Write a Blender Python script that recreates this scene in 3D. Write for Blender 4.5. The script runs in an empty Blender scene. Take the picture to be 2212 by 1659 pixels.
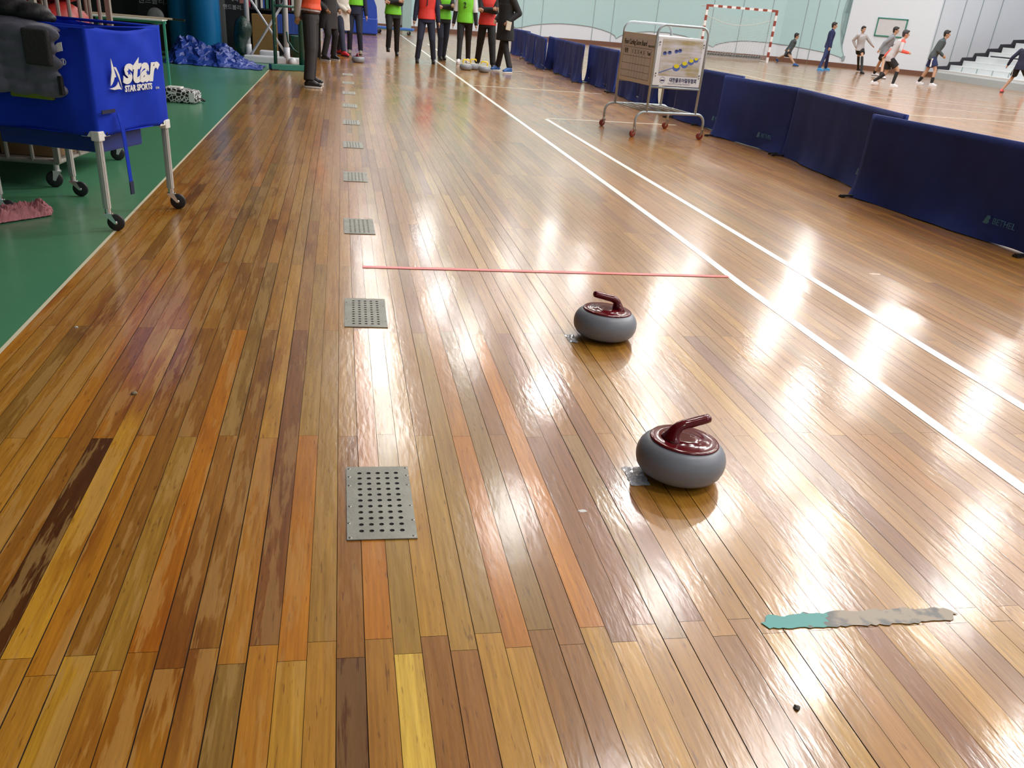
import bpy, bmesh, math, random
from mathutils import Vector, Matrix
R_=math.radians
rnd=random.Random(7)
SC=bpy.context.scene; COL=SC.collection
# ---------------------------------------------------------------- camera
CAM_H=1.25
F_PX,PX,PY_=1831.487,1075.192,979.152
CR=Matrix(((0.9841777,0.0088067,-0.1769650),(-0.1603023,0.4697317,-0.8681332),(0.0754807,0.8827653,0.4637113)))
cd=bpy.data.cameras.new('camera'); cam=bpy.data.objects.new('camera',cd); COL.objects.link(cam)
cd.sensor_width=36; cd.sensor_fit='HORIZONTAL'; cd.lens=F_PX/2212*36
cd.shift_x=(1106-PX)/2212; cd.shift_y=(PY_-829.5)/2212; cd.clip_end=200
cam.matrix_world=Matrix.Translation((0,0,CAM_H))@CR.to_4x4()
SC.camera=cam
# ---------------------------------------------------------------- view, world, lamps
SC.view_settings.view_transform='Standard'; SC.view_settings.look='None'
SC.view_settings.gamma=1; SC.view_settings.use_curve_mapping=False
SC.view_settings.exposure=0.0
W=bpy.data.worlds.new('world'); SC.world=W; W.use_nodes=True
W.node_tree.nodes['Background'].inputs[0].default_value=(.86,.93,1,1)
W.node_tree.nodes['Background'].inputs[1].default_value=.35
LAMP_W=152
LAMPS=[(3.9,8),(9.4,12.6),(3.7,16),(11.7,18.4),(6,23.2),(18.8,20.6),(3.6,31.5),(15.5,28),(3.9,41),(10,35),
 (10,5),(16,10),(22,13),(25,21),(21,29),(16,37),(10,26),(24.5,32),(4,1),(10,-2),(17,2),(22,4),(4.2,27.3),(5,-6),
 (7,17),(15,15),(14,22.5),(7,29.5),(10,41),(6.6,8.5),(13.5,8),(19,16),(22.5,24.5),(19,33),(13,32.5),(7.2,36.5),(27,27),(27,15),(27,7),(16,-3),(9,21.5),(17.5,24.5),(22,38),(13,-6),(7,2.5),(13.5,3),(1.1,20),(1.1,24.5),(1.1,29),(1.1,38),(8.2,10.5),(10.8,15.2),(12.3,12.2),(8.8,16.2),(13.2,5.5),(15.8,12.8),(6.2,12.9),(11.2,8.5)]  # closing entries are extra lamps, added for floor sheen and the score sheet

# ---------------------------------------------------------------- helpers
def ray(x,y):
    return CR@Vector(((x-PX)/F_PX,-(y-PY_)/F_PX,-1))
def G(x,y,z=0.):
    """place on the level z that is seen at photo position x,y"""
    d=ray(x,y); t=(z-CAM_H)/d.z; return Vector((d.x*t,d.y*t,z))
def onY(x,y,Y):
    d=ray(x,y); t=Y/d.y; return Vector((d.x*t,Y,CAM_H+d.z*t))
MATS={}
def mat(name,col,rough=.6,metal=0,var=.0,scale=8,bump=0,bscale=60,coat=0,sheen=0,emit=0,alpha=1,trans=0,col2=None,coatr=.05,stretch=(1,1,1),spec=.5):
    if name in MATS: return MATS[name]
    m=bpy.data.materials.new(name); m.use_nodes=True; nt=m.node_tree; N=nt.nodes; L=nt.links
    b=N['Principled BSDF']
    b.inputs['Roughness'].default_value=rough; b.inputs['Metallic'].default_value=metal
    b.inputs['Coat Weight'].default_value=coat; b.inputs['Coat Roughness'].default_value=coatr
    b.inputs['Specular IOR Level'].default_value=spec
    if sheen: b.inputs['Sheen Weight'].default_value=sheen
    b.inputs['Alpha'].default_value=alpha
    if trans: b.inputs['Transmission Weight'].default_value=trans
    c=(*col,1)
    tc=N.new('ShaderNodeTexCoord'); mp=N.new('ShaderNodeMapping'); mp.inputs['Scale'].default_value=stretch
    L.new(tc.outputs['Object'],mp.inputs['Vector'])
    no=N.new('ShaderNodeTexNoise'); no.inputs['Scale'].default_value=scale; no.inputs['Detail'].default_value=4
    L.new(mp.outputs[0],no.inputs['Vector'])
    mx=N.new('ShaderNodeMix'); mx.data_type='RGBA'
    L.new(no.outputs['Fac'],mx.inputs[0])
    v=var or .04
    c2=col2 or tuple(x*(1-v*2) for x in col)
    mx.inputs[6].default_value=(*c2,1); mx.inputs[7].default_value=(*[min(1,x*(1+v)) for x in col],1)
    L.new(mx.outputs[2],b.inputs['Base Color'])
    if bump:
        n2=N.new('ShaderNodeTexNoise'); n2.inputs['Scale'].default_value=bscale; n2.inputs['Detail'].default_value=3
        L.new(mp.outputs[0],n2.inputs['Vector'])
        bp=N.new('ShaderNodeBump'); bp.inputs['Strength'].default_value=bump; bp.inputs['Distance'].default_value=.01
        L.new(n2.outputs['Fac'],bp.inputs['Height']); L.new(bp.outputs[0],b.inputs['Normal'])
    if emit:
        b.inputs['Emission Color'].default_value=c; b.inputs['Emission Strength'].default_value=emit
    MATS[name]=m; return m
def tag(o,label=None,cat=None,group=None,kind=None):
    if label: o['label']=label
    if cat: o['category']=cat
    if group: o['group']=group
    if kind: o['kind']=kind
    return o
def thing(name,label,cat,loc=(0,0,0),rz=0,group=None):
    o=bpy.data.objects.new(name,None); COL.objects.link(o); o.empty_display_size=.1
    o.location=loc; o.rotation_euler=(0,0,rz); return tag(o,label,cat,group)
def obj(name,bm,ms,parent=None,smooth=False,loc=None):
    me=bpy.data.meshes.new(name)
    if isinstance(bm,bmesh.types.BMesh):
        bmesh.ops.recalc_face_normals(bm,faces=bm.faces[:]); bm.to_mesh(me); bm.free()
    else: me=bm
    if not isinstance(ms,(list,tuple)): ms=[ms]
    for m in ms: me.materials.append(m)
    if smooth:
        me.polygons.foreach_set('use_smooth',[True]*len(me.polygons))
    o=bpy.data.objects.new(name,me); COL.objects.link(o)
    if parent: o.parent=parent
    if loc is not None: o.location=loc
    return o
def BM(): return bmesh.new()
def box(bm,c,s,rz=0,mi=0,rot=None,bev=0):
    M=Matrix.Translation(Vector(c))@(rot.to_4x4() if rot else Matrix.Rotation(rz,4,'Z'))@Matrix.Diagonal((*s,1))
    r=bmesh.ops.create_cube(bm,size=1,matrix=M)
    fs=set(f for v in r['verts'] for f in v.link_faces)
    if bev:
        es=set(e for v in r['verts'] for e in v.link_edges)
        rr=bmesh.ops.bevel(bm,geom=list(es),offset=bev,segments=2,affect='EDGES',profile=.6)
        for f in rr['faces']: f.material_index=mi
        fs=[f for f in fs if f.is_valid]
    for f in fs: f.material_index=mi
def quad(bm,pts,mi=0):
    f=bm.faces.new([bm.verts.new(p) for p in pts]); f.material_index=mi; return f
def frame_of(d):
    d=Vector(d).normalized(); u=d.cross(Vector((0,0,1)))
    if u.length<1e-3: u=Vector((1,0,0))
    u.normalize(); return u,d.cross(u).normalized()
def rings(bm,R,cap=True,mi=0,closed=False):
    vs=[[bm.verts.new(p) for p in r] for r in R]
    n=len(vs[0])
    rng=range(len(vs)) if closed else range(len(vs)-1)
    for i in rng:
        a=vs[i]; b=vs[(i+1)%len(vs)]
        for k in range(n):
            f=bm.faces.new((a[k],a[(k+1)%n],b[(k+1)%n],b[k])); f.material_index=mi
    if cap and not closed:
        f=bm.faces.new(vs[0][::-1]); f.material_index=mi
        f=bm.faces.new(vs[-1]); f.material_index=mi
def tube(bm,pts,r,seg=10,mi=0,closed=False):
    pts=[Vector(p) for p in pts]; R=[]; n=len(pts); u=None
    for i,p in enumerate(pts):
        if closed: t=pts[(i+1)%n]-pts[i-1]
        else: t=pts[min(i+1,n-1)]-pts[max(i-1,0)]
        t.normalize()
        if u is None: u,_=frame_of(t)
        u=(u-t*u.dot(t)).normalized(); v=t.cross(u)
        rr=r[i] if isinstance(r,(list,tuple)) else r
        R.append([p+(u*math.cos(a)+v*math.sin(a))*rr for a in (2*math.pi*k/seg for k in range(seg))])
    rings(bm,R,True,mi,closed)
def arc(p,q,c,n=8):
    """quarter bend from p to q around corner c"""
    p,q,c=Vector(p),Vector(q),Vector(c); out=[]
    for i in range(n+1):
        a=i/n*math.pi/2; out.append(c+(p-c)*(1-math.sin(a))+(q-c)*(1-math.cos(a)))
    return out
def cap(bm,p,q,r1,r2,seg=12,sq=None,mi=0):
    """tapered capsule"""
    p,q=Vector(p),Vector(q); d=(q-p)
    if d.length<1e-5: d=Vector((0,0,1e-4))
    t=d.normalized(); u,v=frame_of(t); R=[]
    for a in (-80,-55,-28,0):
        a=R_(a); R.append((p+t*r1*math.sin(a),r1*math.cos(a)))
    for a in (0,28,55,80):
        a=R_(a); R.append((q+t*r2*math.sin(a),r2*math.cos(a)))
    rings(bm,[[c+(u*math.cos(k)+v*math.sin(k))*rr for k in (2*math.pi*i/seg for i in range(seg))] for c,rr in R],True,mi)
def ell(bm,c,s,rot=None,seg=16,mi=0):
    M=Matrix.Translation(Vector(c))@(rot.to_4x4() if rot else Matrix())@Matrix.Diagonal((*s,1))
    r=bmesh.ops.create_uvsphere(bm,u_segments=seg,v_segments=seg//2+2,radius=1,matrix=M)
    for f in set(f for v in r['verts'] for f in v.link_faces): f.material_index=mi
def loft(bm,pts,rx,ry,xa,seg=20,mi=0):
    pts=[Vector(p) for p in pts]; xa=Vector(xa).normalized(); R=[]
    for i,p in enumerate(pts):
        t=(pts[min(i+1,len(pts)-1)]-pts[max(i-1,0)]).normalized()
        x=(xa-t*xa.dot(t)).normalized(); y=t.cross(x)
        R.append([p+x*math.cos(a)*rx[i]+y*math.sin(a)*ry[i] for a in (2*math.pi*k/seg for k in range(seg))])
    rings(bm,R,True,mi)
def lathe(bm,prof,c=(0,0,0),seg=48,mi=0,axis='Z'):
    c=Vector(c); R=[]
    for r,z in prof:
        R.append([c+(Vector((math.cos(a)*r,math.sin(a)*r,z)) if axis=='Z' else (Vector((z,math.cos(a)*r,math.sin(a)*r)) if axis=='X' else Vector((math.cos(a)*r,z,math.sin(a)*r)))) for a in (2*math.pi*k/seg for k in range(seg))])
    rings(bm,R,True,mi)
def flatpoly(bm,pts,th,mi=0,nrm=None):
    """prism: outline pts pushed by th along nrm"""
    pts=[Vector(p) for p in pts]; nrm=Vector(nrm) if nrm else Vector((0,0,1))
    a=[bm.verts.new(p) for p in pts]; b=[bm.verts.new(p+nrm*th) for p in pts]
    fs=[bm.faces.new(a[::-1]),bm.faces.new(b)]
    n=len(pts)
    for i in range(n): fs.append(bm.faces.new((a[i],a[(i+1)%n],b[(i+1)%n],b[i])))
    for f in fs: f.material_index=mi
def text_mesh(s,size,th=.0015,shear=0,bold=0,align='CENTER',sx=1):
    cu=bpy.data.curves.new('t','FONT'); cu.body=s; cu.size=size; cu.extrude=th; cu.shear=shear; cu.offset=bold
    cu.align_x=align; cu.align_y='CENTER'; cu.resolution_u=3
    o=bpy.data.objects.new('t',cu); COL.objects.link(o)
    dg=bpy.context.evaluated_depsgraph_get(); me=bpy.data.meshes.new_from_object(o.evaluated_get(dg))
    COL.objects.unlink(o); bpy.data.objects.remove(o)
    if sx!=1: me.transform(Matrix.Diagonal((sx,1,1,1)))
    me.materials.clear()
    return me
def text(name,s,size,M,m,parent,**k):
    """M maps text plane (x right, y up, z out) into the parent's space"""
    me=text_mesh(s,size,**k); me.transform(M); return obj(name,me,m,parent)
def plane_M(o,x,y):
    x=Vector(x).normalized(); y=Vector(y); y=(y-x*y.dot(x)).normalized(); z=x.cross(y)
    M=Matrix((x,y,z)).transposed().to_4x4(); return Matrix.Translation(Vector(o))@M
def remesh(o,v=.01,sm=4):
    m=o.modifiers.new('r','REMESH'); m.mode='VOXEL'; m.voxel_size=v; m.use_smooth_shade=True
    s=o.modifiers.new('s','SMOOTH'); s.iterations=sm; s.factor=.5
    return o
def copy_tree(o,parent=None):
    c=o.copy(); COL.objects.link(c); c.parent=parent
    for ch in [x for x in bpy.data.objects if x.parent==o]: copy_tree(ch,c)
    return c

# ---------------------------------------------------------------- materials
WHITE=mat('white_paint',(.82,.83,.84),.5,var=.02)
STEEL=mat('brushed_steel',(.42,.42,.40),.38,1,var=.12,scale=30,bump=.1,bscale=200)
CHROME=mat('chrome',(.75,.76,.78),.18,1)
RUBBER=mat('black_rubber',(.012,.012,.013),.55)
BLACKP=mat('black_plastic',(.015,.015,.017),.4)
SKIN=mat('skin',(.50,.29,.19),.5,var=.06,scale=12)
HAIR=mat('black_hair',(.012,.010,.010),.55,bump=.4,bscale=90)

# ---------------------------------------------------------------- floor
def floor_mat():
    m=bpy.data.materials.new('varnished_planks'); m.use_nodes=True; nt=m.node_tree; N=nt.nodes; L=nt.links
    b=N['Principled BSDF']
    def nn(t,**k):
        n=N.new(t)
        for a,v in k.items():
            if hasattr(n,a): setattr(n,a,v)
            else: n.inputs[a].default_value=v
        return n
    tc=nn('ShaderNodeTexCoord')
    at=nn('ShaderNodeAttribute'); at.attribute_name='tone'
    rn=nn('ShaderNodeAttribute'); rn.attribute_name='rnd'
    geo=nn('ShaderNodeSeparateXYZ'); L.new(tc.outputs['Object'],geo.inputs[0])
    # per plank offset of the grain
    off=nn('ShaderNodeVectorMath',operation='MULTIPLY'); L.new(rn.outputs['Color'],off.inputs[0]); off.inputs[1].default_value=(7,31,3)
    add=nn('ShaderNodeVectorMath',operation='ADD'); L.new(tc.outputs['Object'],add.inputs[0]); L.new(off.outputs[0],add.inputs[1])
    def noise(sc,scale,detail=4,src=add,rough=.55):
        mp=nn('ShaderNodeMapping'); mp.inputs['Scale'].default_value=sc; L.new(src.outputs['Object' if src is tc else 0],mp.inputs[0])
        n=nn('ShaderNodeTexNoise'); n.inputs['Scale'].default_value=scale; n.inputs['Detail'].default_value=detail; n.inputs['Roughness'].default_value=rough
        L.new(mp.outputs[0],n.inputs['Vector']); return n
    def ramp(src,a,c,p0=0,p1=1):
        r=nn('ShaderNodeMapRange'); r.inputs[1].default_value=a; r.inputs[2].default_value=c; r.inputs[3].default_value=p0; r.inputs[4].default_value=p1
        L.new(src,r.inputs[0]); return r.outputs[0]
    def mix(kind,fac,a,bb):
        x=nn('ShaderNodeMix',data_type='RGBA',blend_type=kind)
        if isinstance(fac,float): x.inputs[0].default_value=fac
        else: L.new(fac,x.inputs[0])
        for i,s in ((6,a),(7,bb)):
            if isinstance(s,tuple): x.inputs[i].default_value=(*s,1)
            else: L.new(s,x.inputs[i])
        return x.outputs[2]
    def math_(op,a,bb):
        x=nn('ShaderNodeMath',operation=op)
        for i,s in ((0,a),(1,bb)):
            if isinstance(s,(int,float)): x.inputs[i].default_value=s
            else: L.new(s,x.inputs[i])
        return x.outputs[0]
    grain=noise((70,2.2,1),1.6,6,rough=.7)
    c=mix('MULTIPLY',.95,at.outputs['Color'],mix('MIX',ramp(grain.outputs['Fac'],.3,.7),(.62,.55,.45),(1.12,1.12,1.1)))
    # broad bands inside a plank
    band=noise((14,.5,1),1.2,3)
    c=mix('MIX',ramp(band.outputs['Fac'],.52,.72,0,.55),c,mix('MULTIPLY',1.,c,(.70,.58,.44)))
    # short dark pores
    pore=noise((160,16,1),1.0,2)
    c=mix('MIX',ramp(pore.outputs['Fac'],.64,.72,0,.65),c,mix('MULTIPLY',1.,c,(.35,.24,.16)))
    # worn varnish: ragged bare patches, mostly on the left of the lane
    lw=math_('MULTIPLY',ramp(geo.outputs['X'],.35,-.35),ramp(geo.outputs['Y'],11,6))
    wear=noise((15,1.5,1),1.25,5,add,.6); fib=noise((190,9,1),1.,2,add)
    wn_=math_('ADD',wear.outputs['Fac'],math_('MULTIPLY',math_('SUBTRACT',fib.outputs['Fac'],.5),.16))
    wf=math_('MULTIPLY',ramp(wn_,.52,.56),lw)
    c=mix('MIX',math_('MULTIPLY',wf,.8),c,mix('MIX',.45,c,(.52,.31,.10)))
    soak=noise((5,.9,1),1.3,3,tc)
    sf=math_('MULTIPLY',ramp(soak.outputs['Fac'],.50,.66,0,.8),math_('MULTIPLY',lw,math_('SUBTRACT',1,math_('MULTIPLY',wf,.7))))
    c=mix('MIX',sf,c,mix('MULTIPLY',1.,c,(.55,.36,.20)))
    # thin scratches
    scr=noise((3,60,1),1.,2,tc)
    scm=noise((1,1,1),2.3,2,tc)
    c=mix('MIX',math_('MULTIPLY',ramp(scr.outputs['Fac'],.77,.785,0,.12),ramp(scm.outputs['Fac'],.55,.62)),c,(.75,.66,.55))
    L.new(c,b.inputs['Base Color'])
    b.inputs['Roughness'].default_value=.40; b.inputs['Specular IOR Level'].default_value=.35
    b.inputs['Coat Weight'].default_value=1; b.inputs['Coat IOR'].default_value=1.46
    rr=noise((1,.4,1),1.5,4,tc); L.new(ramp(rr.outputs['Fac'],.3,.7,.11,.22),b.inputs['Coat Roughness'])
    fine=noise((60,14,1),1.,3,tc); wav=noise((5,2.2,1),1.,2,tc)
    h=math_('ADD',math_('MULTIPLY',fine.outputs['Fac'],.2),math_('MULTIPLY',wav.outputs['Fac'],.5))
    bp=nn('ShaderNodeBump'); bp.inputs['Strength'].default_value=.2; bp.inputs['Distance'].default_value=.012; L.new(h,bp.inputs['Height'])
    L.new(bp.outputs[0],b.inputs['Coat Normal']); L.new(bp.outputs[0],b.inputs['Normal'])
    return m
PLK=floor_mat(); GAP=mat('plank_gap',(.035,.018,.008),.8)
X0,PWID=.0385,.0613
tan=(.43,.225,.042);ora=(.43,.195,.024);viv=(.50,.20,.014);yel=(.52,.30,.048);pal=(.70,.52,.13);brn=(.30,.138,.026)
red=(.25,.097,.024);drk=(.095,.034,.010);tau=(.29,.172,.052);oli=(.38,.23,.052);pnk=(.41,.21,.065);cho=(.13,.05,.012)
NEAR={-14:tan,-13:tan,-12:tan,-11:tan,-10:yel,-9:tan,-8:ora,-7:ora,-6:brn,-5:tau,-4:ora,-3:yel,-2:tan,-1:drk,0:tan,1:pal,2:brn,3:brn,4:yel,5:yel,6:brn,7:brn,8:yel,9:yel,10:tan,11:tan,12:pnk,13:brn,14:pnk,15:yel,16:tan,17:pnk,18:tan,19:red,20:tan,21:yel,22:brn,23:brn,24:yel,25:tan}
SEC={-14:brn,-13:drk,-12:yel,-11:ora,-10:brn,-9:oli,-8:viv,-7:brn,-6:brn,-5:ora,-4:red,-3:viv,-2:oli,-1:brn,0:viv,1:oli,2:yel,3:oli,4:oli,5:viv,6:tau,7:brn,8:viv,9:red,10:red,11:tau,12:red,13:pnk,14:tan,15:tan,16:tan,17:pnk,18:tan,19:brn,20:pnk,21:tan,22:yel,23:brn,24:red,25:pnk}
PAL=[tan,tan,ora,tan,brn,pnk,tan,ora,oli,tau,tan,tan,brn,red,tan,yel]
def build_floor():
    V=[];Fc=[];tone=[];rd=[];mi=[]
    def q(x0,x1,y0,y1,c,z=0):
        n=len(V); V.extend([(x0,y0,z),(x1,y0,z),(x1,y1,z),(x0,y1,z)]); Fc.append((n,n+1,n+2,n+3))
        j=rnd.uniform(.9,1.1); w=rnd.uniform(-.03,.03)
        tone.extend([(c[0]*j*1.08,c[1]*j*(1+w)*.965,c[2]*j*(1-w)*.55,1)]*4); r=(rnd.random(),rnd.random(),rnd.random(),1); rd.extend([r]*4)
    kmin=-21; kmax=490
    for k in range(kmin,kmax):
        x0=X0+PWID*k; x1=x0+PWID
        odd=k%2; ys=[-1.5,-.55+.1*odd]
        g=rnd.choice((.0007,.0012,.0021)) if k%2 else rnd.choice((.0004,.0006))
        if k==kmin: x0=-1.236
        ya=1.42 if odd else 1.475
        ya+=.00017*0+max(-.008,min(.012,x0*.012))+rnd.uniform(-.002,.002)
        ys+= [ya]; y=2.465 if odd else 3.445
        while y<46: ys.append(y+rnd.uniform(-.015,.015)); y+=1.97 if rnd.random()<.93 else .985
        ys.append(46.5)
        for i in range(len(ys)-1):
            if i==0: c=rnd.choice(PAL)
            elif i==1 and k in NEAR: c=NEAR[k]
            elif i==2 and k in SEC: c=SEC[k]
            elif i==3 and k in SEC and rnd.random()<.0: c=SEC[k]
            else:
                c=rnd.choice(PAL); f=.1 if k<6 else .35 if k<14 else .5; c=tuple(a*(1-f)+b_*f for a,b_ in zip(c,(.36,.178,.036)))
            q(x0+g,x1-g,ys[i]+.0006,ys[i+1]-.0006,c)
    npl=len(Fc)
    n=len(V); V.extend([(-1.236,-1.5,-.004),(31,-1.5,-.004),(31,47,-.004),(-1.236,47,-.004)]); Fc.append((n,n+1,n+2,n+3)); tone.extend([(0,0,0,1)]*4); rd.extend([(0,0,0,1)]*4)
    me=bpy.data.meshes.new('floor'); me.from_pydata(V,[],Fc)
    a=me.color_attributes.new('tone','FLOAT_COLOR','POINT'); a.data.foreach_set('color',[x for t in tone for x in t])
    a=me.color_attributes.new('rnd','FLOAT_COLOR','POINT'); a.data.foreach_set('color',[x for t in rd for x in t])
    o=obj('floor',me,[PLK,GAP]); me.polygons[npl].material_index=1
    tag(o,'varnished wooden plank floor of the sports hall','floor',kind='structure')
build_floor()
bm=BM(); box(bm,(-5.13,22.5,-.005),(7.76,49,.01)); box(bm,(-1.2435,22.5,-.002),(.015,49,.0065),mi=1)
tag(obj('floor',bm,[mat('green_vinyl',(.07,.24,.125),.33,var=.06,scale=3,bump=.03,bscale=40,coat=.3,coatr=.2),mat('cream_edge',(.62,.58,.42),.5)]),'green vinyl floor along the left side with a thin cream edge','floor',kind='structure')

# ---------------------------------------------------------------- walls, gallery, ceiling
WALLM=mat('wall_white',(.72,.78,.86),.6,var=.015,scale=2); TEAL=mat('wall_teal',(.46,.67,.70),.6,var=.02,scale=2)
SEAM=mat('wall_seam',(.30,.38,.40),.7); BASEB=mat('brown_baseboard',(.17,.075,.045),.5)
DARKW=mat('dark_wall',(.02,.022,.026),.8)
BP=[Vector((x,y,0)) for x,y in ((-2.4,44.9),(13.2,44.9),(20.6,42.4),(25.4,37.6),(31.1,37.6))]
def seg_hit(x,y):
    d=ray(x,y)
    for i in range(len(BP)-1):
        a,b=BP[i],BP[i+1]
        e=b-a; den=d.x*e.y-d.y*e.x
        if abs(den)<1e-9: continue
        t=(a.x*e.y-a.y*e.x)/den; s=(a.x*d.y-a.y*d.x)/den
        if -1e-6<=s<=1+1e-6 and t>0: return i,Vector((d.x*t,d.y*t,CAM_H+d.z*t))
    return None,None
def wn(i):
    e=(BP[i+1]-BP[i]).normalized(); return Vector((e.y,-e.x,0))
bm=BM(); HW=10.2
for i in range(len(BP)-1):
    a,b=BP[i],BP[i+1]; quad(bm,[a,b,b+Vector((0,0,HW)),a+Vector((0,0,HW))])
tag(obj('wall_back',bm,WALLM),'tall white back wall of the hall, bending towards the right','wall',kind='structure')
def wallpoint(x,y,off):
    i,p=seg_hit(x,y); return p+wn(i)*off
def wallpoly(pts,off,m,name,label):
    # columns of thin slabs along the wall between an upper and a lower curve
    bm=BM(); prev=None
    for x,yt,yb in pts:
        b=wallpoint(x,yb,off); t=Vector((b.x,b.y,10.1))
        if prev: quad(bm,[prev[1],b,t,prev[0]])
        prev=(t,b)
    return tag(obj(name,bm,m),label,'wall painting',kind='structure')
def top_y(x): return -60
def interp(tab,x):
    for (a,ya),(b,yb) in zip(tab,tab[1:]):
        if a<=x<=b: return ya+(yb-ya)*(x-a)/(b-a)
    return tab[0][1] if x<tab[0][0] else tab[-1][1]
low=[(866,35.5),(1000,41),(1095,49),(1115,60.5),(1128,58.5),(1150,54),(1168,52),(1190,51),(1210,50.8),(1232,52),(1255,54.5),(1278,58),(1300,64),(1318,70.5),(1328,77),(1331,83.5),(1336,80),(1346,75),(1370,70),(1400,68),(1440,70),(1480,78),(1515,91),(1540,101.5),(1545,97),(1556,93.5),(1575,90),(1600,88.3),(1625,88.8),(1650,91),(1675,94),(1700,97.5),(1725,102),(1750,106.5),(1775,111.5),(1800,118),(1823,126.5)]
xs=sorted(set([x for x,_ in low]+list(range(866,1818,6))))
P=[(x,-60,interp(low,x)) for x in xs if x<=1816]
wallpoly(P,.012,TEAL,'trim_1','pale teal landscape painted on the white back wall')
# right edge of the painting curves upward
bm=BM(); edge=[(1824,127),(1820,110),(1817,95),(1816.5,80),(1817,60),(1819,45),(1822,28),(1827,10),(1831,0),(1840,-25),(1855,-60)]
prev=None
for x,y in edge:
    r=wallpoint(x,y,.012); q_=wallpoint(1814,124,.012); l=Vector((q_.x,q_.y,r.z))
    if prev: quad(bm,[prev[0],prev[1],r,l])
    prev=(l,r)
tag(obj('trim_2',bm,TEAL),'curved right end of the pale teal wall painting','wall painting',kind='structure')
bm=BM()
tube(bm,[wallpoint(x,y,.015) for x,y in low[2:]],.018,5); tube(bm,[wallpoint(x,y,.015) for x,y in edge],.018,5)
cu=wallpoint(1822.5,126,.02); box(bm,cu,(.16,.05,.2))
tag(obj('trim_3',bm,SEAM),'thin dark outline of the pale teal wall painting','wall painting',kind='structure')
bm=BM()
for x,y,s in [(1174,0,-.094),(1328.5,0,-.136),(1286.5,0,-.115),(1132,0,-.085),(1424,0,-.15),(1545,0,-.16),(1609,0,-.184),(1670,15,-.25),(1773,0,-.231),(1748,0,-.225),(2041.5,0,-.293),(2089,0,-.31),(2125.5,0,-.303),(2168,0,-.3),(1815,0,-.24)]:
    a=wallpoint(x,y,.018)
    box(bm,(a.x,a.y,HW/2),(.022,.022,HW))
tag(obj('trim_4',bm,SEAM),'thin grey vertical seams of the back wall panels','wall seam',kind='structure')
bm=BM()
for i in range(len(BP)-1):
    a,b=BP[i],BP[i+1]; n=wn(i); Z=Vector((0,0,.19))
    quad(bm,[a+n*.03,b+n*.03,b+n*.03+Z,a+n*.03+Z]); quad(bm,[a+n*.03+Z,b+n*.03+Z,b+Z,a+Z])
tag(obj('baseboard_back',bm,BASEB),'brown baseboard along the back wall','baseboard',kind='structure')
# square column on the left part of the back wall
c=wallpoint(873,50,0); c2=wallpoint(882,50,0)
bm=BM(); box(bm,((c.x+c2.x)/2,c.y-.2,HW/2),(.42,.4,HW))
tag(obj('wall_column',bm,mat('column_teal',(.36,.52,.52),.6)),'narrow teal column standing proud of the back wall','column',kind='structure')
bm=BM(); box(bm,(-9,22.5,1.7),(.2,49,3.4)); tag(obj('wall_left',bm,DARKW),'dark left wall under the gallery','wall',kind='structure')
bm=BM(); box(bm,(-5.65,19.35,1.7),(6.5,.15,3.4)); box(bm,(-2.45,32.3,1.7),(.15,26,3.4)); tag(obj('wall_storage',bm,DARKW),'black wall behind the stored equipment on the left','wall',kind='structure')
bm=BM(); box(bm,(-5.0,22,3.5),(8.1,50,.25)); box(bm,(-1.02,22,4.0),(.12,50,1.1))
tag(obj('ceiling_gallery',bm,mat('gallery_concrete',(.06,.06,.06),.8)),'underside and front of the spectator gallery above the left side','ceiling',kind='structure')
bm=BM(); box(bm,(11,20,10.3),(42,56,.2)); tag(obj('ceiling',bm,mat('ceiling_white',(.55,.56,.57),.8)),'white ceiling of the sports hall','ceiling',kind='structure')
bm=BM(); box(bm,(31.2,14,5.1),(.2,66,10.2)); tag(obj('wall_right',bm,WALLM),'white right wall of the hall','wall',kind='structure')
# lamps
HOUS=mat('lamp_housing',(.5,.5,.5),.4,1)
hb=BM(); lathe(hb,[(.05,.62),(.12,.6),(.14,.4),(.32,.2),(.44,.02),(.42,.02),(.30,.18),(.1,.38)],seg=24); hme=None
for i,(x,y) in enumerate(LAMPS):
    t=thing('high_bay_lamp','round high bay lamp hanging below the hall ceiling','lamp',(x,y,9.0),0,'high bay lamps under the ceiling')
    if hme is None: o=obj('housing',hb,HOUS,t,True); hme=o.data
    else: o=bpy.data.objects.new('housing',hme); COL.objects.link(o); o.parent=t
    o2=bpy.data.objects.new('rod',(bpy.data.meshes.get('rod') or None)) if bpy.data.meshes.get('rod') else None
    if o2 is None:
        b2=BM(); tube(b2,[(0,0,.6),(0,0,1.15)],.015,6); o2=obj('rod',b2,HOUS,t)
    else: COL.objects.link(o2); o2.parent=t
    ld=bpy.data.lights.get('lamp_light') or bpy.data.lights.new('lamp_light','AREA')
    ld.shape='DISK'; ld.size=.8; ld.energy=LAMP_W; ld.color=(1,.985,.96)
    lo=bpy.data.objects.new('lamp_light',ld); COL.objects.link(lo); lo.parent=t; lo.location=(0,0,.0)
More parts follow.
